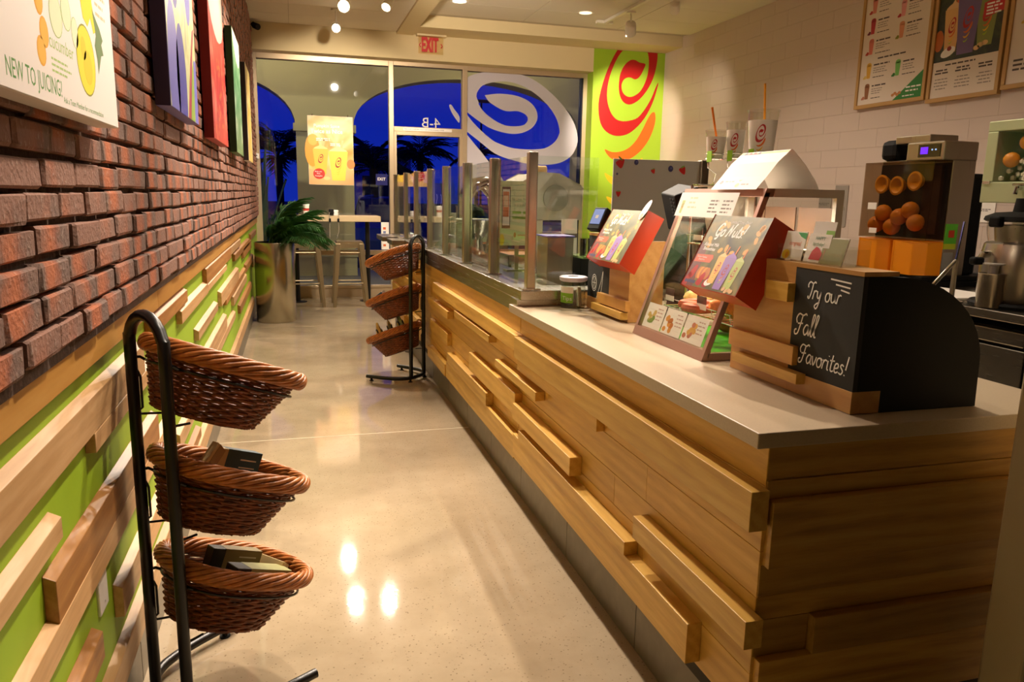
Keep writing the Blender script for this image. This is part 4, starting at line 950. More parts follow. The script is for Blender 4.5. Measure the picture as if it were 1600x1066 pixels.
def nuts_sign(y0, y1, prof, label, oval_tag=False):
    """slanted orange box sign: prof = front top, front bottom, back bottom, back top in (x, z)"""
    ft, fb_, bb_, bt = [Vector(p) for p in prof]
    t = thing('sign_box', label, 'sign', (bb_.x, (y0+y1)/2, bb_.y))
    MB().prism([tuple(ft), tuple(bt), tuple(bb_), tuple(fb_)], 'y', y0, y1).build('box', ORANGE, t, bevel=.002)
    v = Vector((ft.x-fb_.x, 0, ft.y-fb_.y)); h = v.length; w = y1-y0
    sh = Sheet((fb_.x, y1, fb_.y), (0, -1, 0), v)
    if sh.n.x > 0: sh.n = -sh.n
    sh.rect(.001, .001, w-.001, h-.001, photo_mat('autumn_photo', [(56, 50, 32), (86, 80, 42), (112, 106, 56), (150, 126, 56), (70, 66, 38)], 9, .8), 1)
    sh.poly([(.001, .001), (.001, h*.62), (w*.16, h*.5), (w*.22, .001)], M((116, 52, 44), .4), 1.5)
    R = random.Random(5)
    for i in range(16): sh.ell(R.uniform(.03, w-.02), R.uniform(h*.45, h-.02), .012, .008, M((226, 160, 40), .4), 1.7, 8, R.uniform(0, 3))
    sh.text('Limited Time Only!', w*.52, h*.895, .009, WHITE, 3, 'c', shear=.2)
    sh.script('Go Nuts!', w*.17, h*.715, h*.17, h*.026, WHITE, 3, shear=.22)
    sh.text('Almond Milk', w*.07, h*.565, .0105, WHITE, 3, shear=.15, bold=.06); sh.text('Smoothies', w*.09, h*.505, .0105, WHITE, 3, shear=.15, bold=.06)
    sh.poly([(w*.03, h*.44), (w*.33, h*.455), (w*.355, h*.41), (w*.33, h*.345), (w*.03, h*.335)], M((214, 84, 26), .4), 2)
    sh.text('Delicious Nutritious', w*.06, h*.40, .0055, WHITE, 3, sx=.8); sh.text('Smoothies', w*.1, h*.365, .0055, WHITE, 3)
    PUM = M((232, 150, 30), .4); PUMD = M((196, 108, 14), .4)
    for i in range(5): sh.ell(w*(.23+.035*i), h*.20, w*.05, h*.085, PUM if i % 2 else PUMD, 2+.1*i, 14)
    for x, y, c in ((.10, .19, (190, 28, 24)), (.30, .11, (186, 30, 30)), (.42, .10, (170, 30, 36)), (.05, .08, (176, 40, 34))): sh.poly(crom([(w*x-.014, h*y-.012), (w*x+.012, h*y-.016), (w*x+.018, h*y+.016), (w*x+.004, h*y+.022)], 3), M(c, .35), 2.6)
    sh.ell(w*.47, h*.10, w*.07, h*.05, WHITE, 2.8, 14, .3); sh.ell(w*.47, h*.115, w*.035, h*.03, M((190, 30, 40), .4), 3, 10)
    for i in range(5): sh.ell(w*(.06+.04*i), h*.065, .006, .006, M((50, 50, 100), .4), 2.7, 8)
    ST = M((226, 120, 24), .4)
    printed_cup(sh, w*.50, h*.09, w*.15, h*.36, M((240, 186, 92), .4), 3.2, ST, dome=M((246, 206, 130), .4), tilt=.03)
    printed_cup(sh, w*.80, h*.05, w*.16, h*.37, M((178, 190, 92), .4), 3.2, ST, dome=M((196, 206, 120), .4), tilt=.03)
    printed_cup(sh, w*.645, h*.03, w*.19, h*.42, M((150, 112, 186), .4), 5.2, ST, dome=M((160, 120, 200), .4), tilt=.03)
    for x, y in ((.86, .05), (.9, .04), (.82, .035), (.77, .055)): sh.ell(w*x, h*y, .009, .006, M((222, 176, 120), .4), 8, 8, .4)
    sh.build('printed_poster', t)
    if oval_tag:
        s2 = Sheet((ft.x-.003, y0+.03, ft.y-.0), (0, -1, 0), v)
        if s2.n.x > 0: s2.n = -s2.n
        s2.ell(0.005, .004, .022, .042, WHITE, 8, 20, -.25); s2.ell(.001, -.022, .013, .012, M((226, 150, 120), .5), 9, 12); s2.build('oval_sticker', t)
    return t
nuts_sign(1.712, 2.0, [(1.187, 1.306), (1.088, 1.105), (1.152, 1.069), (1.256, 1.268)], 'GO NUTS sign on a slanted orange box before the pastry case')
nuts_sign(2.55, 2.875, [(1.240, 1.304), (1.132, 1.112), (1.194, 1.075), (1.301, 1.275)], 'GO NUTS sign on a slanted orange box with a white oval sticker', True)

# tip jar
tj = thing('tip_jar', 'clear round tip jar with pale lavender lid and green TIPS label', 'jar', (1.135, 3.02, ZW))
MB().lathe([(.046, .004), (.050, .0), (.052, .004), (.052, .118), (.049, .118), (.049, .006)], 32, caps=False).build('glass_body', CLEAR, tj, world=False, smooth=True)
MB().lathe([(.0505, .0005), (.0505, .003)], 32).build('glass_bottom', CLEAR, tj, world=False)
MB().lathe([(.0475, .112), (.057, .116), (.060, .121), (.060, .131), (.055, .134), (.024, .134), (.022, .126), (.022, .122), (.048, .120)], 32, caps=False).build('lid', M((206, 198, 218), .4), tj, world=False, smooth=True)
mb = MB()
for i in range(5): 
    a = -1.0+.33*i; mb.hexa([(.036*math.cos(a)-.004, .036*math.sin(a), .008), (.036*math.cos(a)+.004, .036*math.sin(a)+.004, .008), (.036*math.cos(a)+.004, .036*math.sin(a)+.03, .008), (.036*math.cos(a)-.004, .036*math.sin(a)+.026, .008),
        (.030*math.cos(a)-.004, .030*math.sin(a), .085), (.030*math.cos(a)+.004, .030*math.sin(a)+.004, .085), (.034*math.cos(a)+.004, .034*math.sin(a)+.02, .078), (.034*math.cos(a)-.004, .034*math.sin(a)+.016, .078)])
mb.build('banknotes', M((206, 200, 164), .8, var=.25, bscale=90), tj, world=False)
def wrap(mb, r, a0, a1, z0, z1, n=8):
    v = []; 
    for i in range(n+1): a = a0+(a1-a0)*i/n; v += [(r*math.cos(a), r*math.sin(a), z0), (r*math.cos(a), r*math.sin(a), z1)]
    return mb.add(v, [(2*i, 2*i+2, 2*i+3, 2*i+1) for i in range(n)])
wrap(MB(), .0525, 2.85, 4.35, .024, .066).build('green_label', M((132, 190, 40), .5), tj, world=False); wrap(MB(), .0525, 2.85, 4.35, .066, .092).build('paper_label', PAPER, tj, world=False)
v, f, w = text_polys('Tips'); R_ = .0530
MB().add([(R_*math.cos(3.38+p[0]/w*.88), R_*math.sin(3.38+p[0]/w*.88), .036+p[1]*.024) for p in v], f, WHITE).build('label_lettering', None, tj, world=False)

# pastry case
pc = thing('pastry_case', 'slanted glass pastry case with a rosy metal frame on the worktop', 'display case', (1.3, 2.16, ZW))
ROSY = M((186, 150, 132), .35, .55, 'rosy_metal'); GREYM = M((214, 208, 196), .45, 0)
Y0, Y1 = 1.925, 2.40; xb_, zb_, xt_, zt_ = 1.128, ZW+.001, 1.297, 1.372; xk = 1.565
def sl(z): return xb_+(xt_-xb_)*(z-zb_)/(zt_-zb_)
def slat(y0, y1, z0, z1, d, name, m): return MB().hexa([(sl(z0), y0, z0), (sl(z0)+d, y0, z0), (sl(z0)+d, y1, z0), (sl(z0), y1, z0), (sl(z1), y0, z1), (sl(z1)+d, y0, z1), (sl(z1)+d, y1, z1), (sl(z1), y1, z1)]).build(name, m, pc)
slat(Y0, Y1, zb_, zb_+.030, .02, 'bottom_rail', ROSY); slat(Y0, Y0+.016, zb_+.03, zt_, .018, 'front_post', ROSY); slat(Y1-.016, Y1, zb_+.03, zt_, .018, 'front_post', ROSY); slat(Y0, Y1, zt_-.012, zt_+.012, .03, 'top_rail', ROSY)
slat(Y0+.016, Y1-.016, zb_+.03, zt_-.012, .004, 'front_pane', CLEAR)
for y in (Y0, Y1-.016):
    MB().box(xb_+.02, xk, y, y+.016, zb_, zb_+.022).build('bottom_bar', ROSY, pc); MB().box(xt_+.03, xk, y, y+.016, zt_-.012, zt_+.012).build('top_bar', GREYM, pc); MB().box(xk-.025, xk, y, y+.016, zb_+.022, zt_-.012).build('rear_post', GREYM, pc)
    MB().prism([(sl(zb_+.025)+.02, zb_+.022), (xk-.025, zb_+.022), (xk-.025, zt_-.012), (sl(zt_-.012)+.02, zt_-.012)], 'y', y+.006, y+.010).build('side_pane', CLEAR, pc)
MB().box(xt_+.03, xk, Y0+.016, Y1-.016, zt_-.004, zt_+.008).build('top_plate', GREYM, pc)
MB().box(xb_+.04, xk-.01, Y0+.016, Y1-.016, zb_, zb_+.018).build('base_tray', M((70, 176, 20), .35), pc)
for z, x0 in ((.985, 1.235), (1.20, 1.31)):
    mb = MB(); mb.tube([(x0, Y0+.02, z), (xk-.03, Y0+.02, z), (xk-.03, Y1-.02, z), (x0, Y1-.02, z)], .0025, 6, True)
    for i in range(12): y = Y0+.03+(Y1-Y0-.06)*i/11; mb.tube([(x0, y, z), (xk-.03, y, z)], .0014, 5)
    mb.tube([(x0-.006, Y0+.02, z+.03), (x0-.006, Y1-.02, z+.03)], .002, 6)
    for i in range(5): y = Y0+.03+(Y1-Y0-.06)*i/4; mb.tube([(x0-.006, y, z+.03), (x0, y, z)], .0015, 5)
    mb.build('wire_shelf', CHROME, pc)
for y in (Y0+.05, Y0+.23, Y0+.40): B(xk-.006, xk-.002, y-.015, y+.15 if y < 2.3 else y+.05, ZW+.04, 1.33).build('rear_door', M((112, 88, 70), .4), pc)
sh = Sheet((sl(1.24)-.001, Y1-.01, 1.24+.02), (0, -1, 0), (xt_-xb_, 0, zt_-zb_)); sh.n = -abs(1)*Vector((.94, 0, -.33)) if sh.n.x > 0 else sh.n
L_ = .35
ps = thing('price_strip', 'white price strip across the top of the pastry case', 'price card', (1.26, 2.15, 1.30))
sh.rect(-.005, .035, L_, .118, WHITE, 4); printed_cup(sh, .028, .045, .020, .045, M((190, 206, 130), .5), 5)
for i in range(3): sh.bars(.065, .096-.016*i, .13, 1, .006, M((206, 214, 180), .6), 5, seed=i)
for i in range(4): sh.bars(.20, .088-.012*i, .26, 1, .005, M((120, 110, 100), .6), 5, seed=i+9); sh.bars(.275, .088-.012*i, .335, 1, .005, M((120, 110, 100), .6), 5, seed=i+19)
sh.build('strip', ps)
for i, (y, c) in enumerate(((2.30, ((206, 176, 96), (120, 150, 60))), (2.165, ((216, 150, 50), (186, 110, 30))), (2.03, ((220, 170, 80), (196, 120, 90))))):
    zc = ZW+.034; t = thing('menu_card', ['white food card at the far bottom of the pastry case glass', 'white toast picture card in the middle bottom of pastry case', 'white wrap picture card at the near bottom of pastry case'][i], 'card', (1.15, y, zc), 0, 'food cards in the pastry case')
    s2 = Sheet((sl(zc)+.006, y+.064, zc), (0, -1, 0), (xt_-xb_, 0, zt_-zb_))
    if s2.n.x > 0: s2.n = -s2.n
    s2.rect(0, 0, .128, .085, WHITE, 0); R = random.Random(i)
    for k in range(9): s2.ell(.012+.055*R.random(), .014+.042*R.random(), .011, .009, M(c[k % 2], .5), 1+.1*k, 9)
    s2.bars(.076, .068, .12, 4, .004, M((190, 160, 150), .6), 1, 3.0, i); s2.build('card', t)
def pastry(loc, kind, label, c, s=1.0, rz=0):
    t = thing('pastry', label, 'pastry', loc, rz, 'pastries in the case'); mb = MB()
    if kind == 'croissant':
        n = 11; pts = [(.045*math.cos(PI*.15+PI*.7*i/(n-1))*s, (.06*math.sin(PI*.15+PI*.7*i/(n-1))-.05)*s, .022*s) for i in range(n)]
        mb.tube(pts, [(.006+.019*math.sin(PI*i/(n-1)))*s*(1.12 if i % 2 else .95) for i in range(n)], 10)
    elif kind == 'pretzel':
        pts = [(-.03, -.03), (.02, .0), (.04, .03), (.02, .05), (.0, .03), (-.02, .05), (-.04, .03), (-.02, .0), (.03, -.03)]
        mb.tube([(p[0]*s*1.3, p[1]*s*1.3, .014*s) for p in crom(pts, 3, False)], .010*s, 8)
    else: mb.ball((0, 0, .028*s), .04*s, 12, None, (1.2, 1, .7))
    mb.build('dough', M(c, .45, bump=.4, bscale=60, var=.35), t, world=False, smooth=True)
    return t
for a in (((1.29, 2.02, .989), 'croissant', 'golden croissant at the near end of the lower pastry shelf', (222, 140, 54), 1.75, -1.3), ((1.30, 2.16, .989), 'pretzel', 'reddish pretzel in the middle of the lower pastry shelf', (200, 96, 52), 1.5, 1.2), ((1.32, 2.30, .989), 'bun', 'pale bun at the far end of the lower pastry shelf', (222, 190, 110), 1.1, 0),
          ((1.42, 2.08, ZW+.02), 'croissant', 'croissant lying on the green tray of the pastry case', (214, 134, 60), 1.4, 1.0), ((1.42, 2.24, ZW+.02), 'bun', 'brown roll lying on the green tray of the pastry case', (170, 84, 44), 1.4, .2),
          ((1.40, 2.06, 1.204), 'pretzel', 'pale pretzel on the top pastry shelf', (220, 178, 96), 1.1, .3), ((1.38, 2.25, 1.204), 'croissant', 'croissant at the far end of the top pastry shelf', (196, 130, 60), 1.2, 2.0)): pastry(*a)
for i, (y, z, x) in enumerate(((2.29, 1.215, 1.298), (2.19, 1.205, 1.298), (2.30, 1.012, 1.212), (2.09, 1.012, 1.212))):
    t = thing('price_tag', ['brown and white price tag at the far end of the top pastry shelf', 'brown and white price tag near the middle of the top pastry shelf', 'brown and white price tag at the far end of the lower pastry shelf', 'brown and white price tag at the near end of the lower pastry shelf'][i], 'price tag', (x, y, z), 0, 'price tags in the pastry case')
    B(x-.001, x+.001, y-.028, y+.028, z, z+.018).build('white_field', WHITE, t); B(x-.001, x+.001, y-.028, y+.028, z+.018, z+.042).build('brown_field', M((66, 34, 22), .5), t)
# tent card on the case
tc = thing('tent_card', 'curved white tent card of toppings standing on the pastry case', 'card', (1.40, 2.12, 1.381))
cur = [(1.285-.0, 0), (1.315, .035), (1.35, .075), (1.395, .113), (1.402, .113), (1.44, .08), (1.475, .04), (1.50, .0)]; cur = [(1.285, 0), (1.318, .038), (1.352, .080), (1.392, .116), (1.398, .116), (1.446, .072), (1.482, .03), (1.50, 0)]
mb = MB(); v = []
for y in (1.955, 2.205):
    for p in cur: v.append((p[0], y, 1.381+p[1]))
mb.add(v, [(i, i+1, 8+i+1, 8+i) for i in range(7)]).build('card', PAPER, tc)
s2 = Sheet((1.2845, 2.205, 1.381), (0, -1, 0), (.107, 0, .116)); 
if s2.n.x > 0: s2.n = -s2.n
s2.rect(0.0, .135, .25, .155, M((226, 190, 120), .5), 3); 
for i in range(7): s2.ell(.03+.012*i, .147-.006*(i % 2), .010, .009, M((176, 24, 34) if i % 3 else (60, 40, 60), .5), 4, 8)
s2.bars(.05, .118, .2, 2, .006, M((130, 100, 90), .6), 3)
for x, y, c in ((.03, .06, (60, 40, 90)), (.03, .03, (180, 30, 40)), (.13, .085, (230, 200, 170)), (.13, .062, (226, 180, 120)), (.13, .04, (222, 176, 110)), (.13, .018, (160, 180, 50))): s2.ell(x, y, .009, .008, M(c, .5), 4, 8); s2.bars(x+.02, y, x+.08, 1, .005, M((150, 130, 120), .6), 3)
s2.build('printed_face', tc)
# sample cup stand behind the case
cs = thing('cup_stand', 'chrome wire stand holding three sample cups behind the pastry case', 'stand', (1.48, 2.42, ZW))
mb = MB(); CU = [(1.418, 2.42, 1.488, .036, .090), (1.482, 2.40, 1.492, .034, .115), (1.572, 2.38, 1.498, .052, .150)]
for x, y, z, r, h in CU:
    for zz in (z, z+.016): mb.tube([(x+(r*.86)*math.cos(a*PI/12), y+(r*.86)*math.sin(a*PI/12), zz) for a in range(24)], .002, 6, True)
    mb.tube([(x-r*.8, y, z), (x-r*.7, y, z-.03), (x+r*.2, y, z-.05), (x+r*.3, y+.02, z-.085), (x+r*.1, y+.04, 1.40)], .0022, 6)
mb.tube([(1.36, 2.46, 1.398), (1.62, 2.46, 1.398)], .005, 8); mb.tube([(1.36, 2.46, ZW+.004), (1.36, 2.46, 1.398)], .005, 8); mb.tube([(1.62, 2.46, ZW+.004), (1.62, 2.46, 1.398)], .005, 8); mb.tube([(1.36, 2.40, ZW+.004), (1.36, 2.54, ZW+.004)], .005, 8); mb.tube([(1.62, 2.40, ZW+.004), (1.62, 2.54, ZW+.004)], .005, 8)
mb.build('wire_frame', CHROME, cs, smooth=True)
for x, y, z, r, h in CU: B(x-r*1.15-.002, x-r*1.15, y-.05, y-.02, z-.012, z+.024).build('green_tag', M((150, 206, 40), .5), cs)
CUPW = M((232, 222, 214), .35, 0, 'frosted_cup')
for i, (x, y, z, r, h) in enumerate(CU):
    t = thing('sample_cup', ['small clear sample cup with an orange straw leaning left', 'middle sized clear sample cup between the other two', 'largest clear sample cup with a tall orange straw'][i], 'cup', (x, y, z+.002), 0, 'sample cups on the wire stand')
    k = .76
    MB().lathe([(r*k, 0), (r*(k+(1-k)*.80), h*.80)], 24).build('filling', CUPW, t, world=False, smooth=True)
    MB().lathe([(r*k+.0008, 0), (r, h), (r*1.05, h), (r*1.05, h+.005), (r*.97, h+.005), (r*.97, h*.98), (r*k-.001, .004)], 24, caps=False).build('cup_wall', CLEAR, t, world=False, smooth=True)
    # wrapped emblem
    sh = Sheet((0, 0, 0), (1, 0, 0), (0, 0, 1)); emblem(sh, 0, h*.50, h*.40, LOGO, 1)
    a0 = -PI*.72; ve = []
    for p in sh.b.v:
        rr = r*(k+(1-k)*p[2]/h)+.0014; an = a0+p[0]/rr; ve.append((rr*math.cos(an), rr*math.sin(an), p[2]))
    sh.b.v = ve; sh.b.build('printed_emblem', None, t, world=False)
    if i != 1:
        st = ((-.024, 0, h*1.9), (.012, 0, h*.25)) if i == 0 else ((-.004, .0, h*1.62), (.012, .0, h*.2))
        MB().tube([st[0], st[1]], .0038, 8).build('straw', M((226, 120, 20) if i == 0 else (240, 160, 30), .4), t, world=False, smooth=True)
# gift cards in an acrylic holder
gh = thing('card_holder', 'clear acrylic gift card holder on top of the chalkboard register stand', 'holder', (1.21, 1.58, ZW+.319))
z0 = ZW+.319
MB().box(1.180, 1.256, 1.44, 1.68, z0, z0+.003).box(1.180, 1.183, 1.44, 1.68, z0, z0+.030).box(1.218, 1.221, 1.44, 1.68, z0, z0+.046).box(1.253, 1.256, 1.44, 1.68, z0, z0+.060).box(1.18, 1.256, 1.44, 1.443, z0, z0+.04).box(1.18, 1.256, 1.677, 1.68, z0, z0+.04).build('tray', CLEAR, gh)
def gift(x, y, h, draw, label):
    t = thing('gift_card', label, 'gift card', (x, y, z0+.0035), 0, 'gift cards in the acrylic holder')
    MB().hexa([(x, y-.040, z0+.0035), (x+.002, y-.040, z0+.0035), (x+.002, y+.040, z0+.0035), (x, y+.040, z0+.0035), (x+.016, y-.040, z0+h), (x+.018, y-.040, z0+h), (x+.018, y+.040, z0+h), (x+.016, y+.040, z0+h)]).build('card', PAPER, t)
    s = Sheet((x-.0004, y+.040, z0+.0035), (0, -1, 0), (.016, 0, h-.0035))
    if s.n.x > 0: s.n = -s.n
    draw(s); s.build('printed_face', t)
def g1(s): s.poly([(.08, .068), (.08, .052), (.06, .058), (.045, .068)], M((60, 170, 80), .5), 1); s.text('congrats!', .022, .036, .011, M((226, 120, 70), .5), 1, sx=.8); s.ell(.018, .012, .015, .012, M((240, 210, 30), .5), 1); s.ell(.022, .010, .006, .008, M((230, 160, 20), .5), 2)
def g2(s): s.text('HAPPY', .026, .054, .009, M((50, 120, 90), .5), 1, sx=.9); s.text('birthday!', .02, .040, .009, M((120, 160, 110), .5), 1, shear=.2, sx=.9); s.poly([(.018, .006), (.058, .006), (.062, .022), (.048, .034), (.036, .038), (.024, .026)], M((206, 60, 60), .5), 1); s.line([(.066, .01), (.07, .035)], .002, M((206, 120, 110), .5), 1)
def g3(s): s.rect(.05, .002, .08, .075, M((150, 200, 90), .5), 1); s.ell(.03, .06, .008, .005, M((40, 40, 40), .5), 1, 8, .6)
gift(1.187, 1.635, .072, g1, 'white gift card with CONGRATS and yellow fruit'); gift(1.187, 1.545, .070, g2, 'white gift card with HAPPY birthday and a red cup'); gift(1.225, 1.58, .098, g3, 'white and green gift card standing behind the other two')
gift(1.187, 1.487, .064, lambda s: s.rect(.0, .0, .078, .06, M((150, 150, 96), .5), 1), 'olive edged gift card at the near end of the holder')
# monitor on the far register stand, card terminal
mo = thing('register_monitor', 'black register monitor seen from behind above the far order stand', 'monitor', (1.50, 2.75, ZW))
mm = Matrix.Translation((1.515, 2.80, 1.315)) @ Matrix.Rotation(math.radians(-16), 4, 'Y') @ Matrix.Rotation(math.radians(-12), 4, 'Z')
MB().hexa([(-.055, -.10, -.085), (.035, -.13, -.105), (.035, .13, -.105), (-.055, .10, -.085), (-.055, -.10, .07), (.035, -.13, .085), (.035, .13, .085), (-.055, .10, .07)]).xf(mm).build('housing', BLACKP, mo, bevel=.006)
mb = MB()
for i in range(8):
    for j in range(2): mb.box(-.0575, -.054, -.085+.035*j, -.062+.035*j, -.05+.014*i, -.043+.014*i)
mb.xf(mm).build('vent', M((6, 6, 6), .6), mo)
MB().box(.035, .039, -.12, .12, -.095, .075).xf(mm).build('screen', M((20, 24, 30), .15), mo)
MB().hexa([(1.49, 2.74, ZW+.001), (1.56, 2.74, ZW+.001), (1.56, 2.86, ZW+.001), (1.49, 2.86, ZW+.001), (1.505, 2.78, 1.25), (1.54, 2.78, 1.25), (1.54, 2.83, 1.25), (1.505, 2.83, 1.25)]).build('pillar', BLACKP, mo)
te = thing('card_terminal', 'small card terminal with lit blue screen by the chalkboard', 'card reader', (1.27, 3.05, ZW+.3))
mm = Matrix.Translation((1.225, 2.985, 1.262)) @ Matrix.Rotation(math.radians(22), 4, 'Z') @ Matrix.Rotation(math.radians(28), 4, 'Y')
MB().box(-.012, .018, -.036, .036, -.055, .048).xf(mm).build('case', BLACKP, te, bevel=.005); MB().box(-.0135, -.0115, -.028, .028, -.03, .038).xf(mm).build('screen', emis((120, 140, 200), .75), te); MB().box(-.0142, -.0134, -.008, .008, -.005, .01).xf(mm).build('screen_icon', emis((220, 190, 160), .8), te)
MB().tube([(1.235, 2.985, 1.204), (1.245, 2.985, 1.235)], .014, 10).build('stem', BLACKP, te)
# glass partition with fruit stickers
dv = thing('glass_partition', 'frosted glass partition with strawberry and blueberry stickers and steel post', 'glass panel', (1.65, 3.32, ZW))
B(1.415, 1.855, 3.297, 3.305, ZW+.002, 1.525).build('pane', M((168, 166, 156), .45, 0, 'frosted_glass'), dv, bevel=.001)
B(1.855, 1.895, 3.28, 3.32, ZW-.0, 1.530).build('post', STEEL, dv, bevel=.003)
sh = Sheet((1.415, 3.2965, 1.525), (1, 0, 0), (0, 0, 1)); RB = M((190, 40, 34), .45); BL = M((62, 62, 104), .45)
def berry(x, y, s, rot=0): sh.poly([(x+p[0]*s*math.cos(rot)-p[1]*s*math.sin(rot), y+p[0]*s*math.sin(rot)+p[1]*s*math.cos(rot)) for p in crom([(-.9, .8), (0, 1), (.9, .8), (.7, -.2), (0, -1.1), (-.7, -.2)], 3)], RB, 1); sh.ell(x-.2*s*math.sin(rot), y+.95*s, s*.7, s*.22, M((110, 150, 60), .5), 2, 8, rot)
berry(.035, -.018, .021, 2.4); berry(.20, -.052, .011, .4); berry(.029, -.158, .013, 0); berry(.352, -.045, .018, .5)
for x, y, r in ((.112, -.014, .011), (.288, -.038, .013), (.019, -.068, .005)): sh.ell(x, y, r, r*1.1, BL, 1, 14); sh.ell(x+r*.2, y+r*.2, r*.4, r*.4, M((96, 98, 140), .5), 2, 8)
sh.build('fruit_stickers', dv)

# ------------------------------------------------------------------ behind the counter
be = thing('steel_bench', 'stainless prep bench with tube legs behind the near end of the counter', 'bench', (3.35, 2.3, 0))
B(2.97, 3.72, .9, 3.42, .848, .89).build('top', STEELH, be, bevel=.004)
for x in (3.03, 3.66):
    for y in (.96, 2.36, 3.36): MB().lathe([(.02, 0), (.02, .848)], 12, (x, y, 0)).build('leg', STEEL, be, smooth=True)
B(3.0, 3.70, .95, 3.38, .20, .22).build('undershelf', STEELH, be)
for i, (a, b) in enumerate(((2.50, 3.30), (1.2, 2.26))):
    fr = thing('undercounter_fridge', ['stainless undercounter fridge under the bench, left of the tube leg', 'stainless undercounter fridge under the bench, right of the tube leg'][i], 'fridge', (3.35, (a+b)/2, .221))
    B(3.10, 3.62, a, b, .222, .80).build('body', M((70, 66, 60), .4, .6), fr, bevel=.004); B(3.05, 3.098, a+.01, b-.01, .24, .72).build('door', STEELH, fr, bevel=.004); B(3.04, 3.098, a+.01, b-.01, .735, .80).build('handle_rail', STEELH, fr, bevel=.006)
cb = thing('cutting_board', 'white cutting board lying on the steel bench', 'cutting board', (3.2, 3.1, .89)); B(3.02, 3.40, 2.93, 3.34, .8905, .902).build('board', PAPER, cb, bevel=.003)
sc_ = thing('storage_cabinet', 'dark storage cabinet in the shade under the wall tiles', 'cabinet', (4.45, 3.4, 0)); B(4.1, 4.9, 2.2, 4.6, .02, .93).build('body', M((40, 32, 26), .6), sc_, bevel=.004); B(4.085, 4.10, 2.22, 3.38, .06, .90).build('door', M((44, 36, 30), .5), sc_); B(4.085, 4.10, 3.42, 4.58, .06, .90).build('door', M((44, 36, 30), .5), sc_)
js = thing('juicer_cart', 'black cart carrying the orange juicing machine', 'cart', (3.6, 3.72, 0))
B(3.34, 3.86, 3.435, 4.06, .885, .918).build('top', BLACKP, js, bevel=.004); B(3.42, 3.84, 3.46, 4.0, .06, .885).build('body', M((30, 27, 24), .5), js)
for x in (3.46, 3.8):
    for y in (3.5, 3.96): MB().lathe([(.028, -.014), (.028, .014)], 12).xf(Matrix.Translation((x, y, .03)) @ Matrix.Rotation(PI/2, 4, 'X')).build('wheel', BLACKP, js)
jm = thing('orange_juicer', 'steel orange juicing machine with orange peel bins and a clear cover', 'juicer', (3.55, 3.72, .919))
zj = .919
B(3.50, 3.66, 3.46, 3.99, zj+.03, 1.60).build('body', STEEL, jm, bevel=.004); B(3.66, 3.76, 3.47, 3.98, zj+.03, 1.52).build('back_panel', BLACKP, jm, bevel=.02); B(3.36, 3.76, 3.44, 4.02, zj, zj+.03).build('base', BLACKP, jm, bevel=.006)
B(3.42, 3.66, 3.455, 3.72, 1.585, 1.69).build('control_head', STEEL, jm, bevel=.008); B(3.46, 3.66, 3.60, 3.86, 1.69, 1.735).build('hopper', STEEL, jm, bevel=.006)
MB().prism(crom([(3.60, 1.58), (3.60, 1.70), (3.62, 1.73), (3.66, 1.735), (3.69, 1.72), (3.69, 1.58)], 3), 'x', 0, .02).build('tray_side', BLACKP, jm, world=False) if False else None
B(3.47, 3.62, 3.86, 3.99, 1.60, 1.72).build('feed_chute', BLACKP, jm, bevel=.03)
B(3.416, 3.421, 3.475, 3.63, 1.605, 1.675).build('display_panel', M((8, 8, 10), .15), jm); B(3.412, 3.4155, 3.56, 3.61, 1.622, 1.660).build('screen', emis((110, 40, 230), 1.3), jm)
for y in (3.50, 3.525): B(3.412, 3.4155, y, y+.008, 1.640, 1.648).build('button', emis((180, 210, 255), .8), jm)
mb = MB(); mb.box(3.375, 3.379, 3.46, 3.99, 1.145, 1.585).box(3.379, 3.50, 3.46, 3.464, 1.145, 1.585).box(3.379, 3.50, 3.986, 3.99, 1.145, 1.585).box(3.379, 3.5, 3.464, 3.986, 1.581, 1.585); mb.build('clear_cover', glass('smoked_cover', (226, 218, 206), .35), jm)
OR1 = M((240, 168, 40), .45); OR2 = M((238, 150, 26), .45, bump=.2, bscale=120); PITH = M((244, 196, 90), .6)
for y, z, fr_ in ((3.90, 1.46, 1), (3.78, 1.45, 1), (3.645, 1.475, 1), (3.88, 1.29, 0), (3.67, 1.31, 0), (3.75, 1.27, 0), (3.93, 1.22, 0), (3.62, 1.24, 0), (3.80, 1.21, 0)):
    if fr_:
        mx_ = Matrix.Translation((3.44, y, z)) @ Matrix.Rotation(-PI/2, 4, 'Y'); MB().lathe([(.001, -.045), (.03, -.036), (.052, 0), (.056, .012), (.044, .014), (.030, .002), (.018, -.004), (.001, -.006)], 18, caps=False).xf(mx_).build('pressing_cup', OR1, jm, smooth=True)
    else: MB().ball((3.445, y, z), .050, 14).build('squeezed_orange', OR2, jm, smooth=True)
B(3.493, 3.499, 3.466, 3.984, 1.15, 1.575).build('dark_backing', M((28, 20, 12), .7), jm); B(3.47, 3.492, 3.50, 3.62, 1.18, 1.56).build('ejector', M((60, 34, 12), .6), jm)  # backing plate added to keep the lit steel behind the oranges dark
for y0_, y1_ in ((3.455, 3.715), (3.735, 4.0)):
    MB().prism([(3.345, y0_+.06), (3.345, y1_-.06), (3.39, y1_), (3.49, y1_), (3.49, y0_), (3.39, y0_)], 'z', zj+.035, 1.135).build('peel_bin', M((240, 146, 14), .3, 0, 'orange_bin'), jm, bevel=.004)
B(3.50, 3.58, 3.452, 3.459, 1.13, 1.24).build('green_sticker', M((96, 190, 50), .5), jm); B(3.50, 3.58, 3.4525, 3.4595, 1.10, 1.13).build('yellow_sticker', M((190, 200, 40), .5), jm); B(3.52, 3.56, 3.4505, 3.452, 1.165, 1.205).build('chili_print', M((196, 60, 30), .5), jm); B(3.50, 3.57, 3.453, 3.459, .98, 1.08).build('rating_plate', M((150, 146, 140), .5), jm)
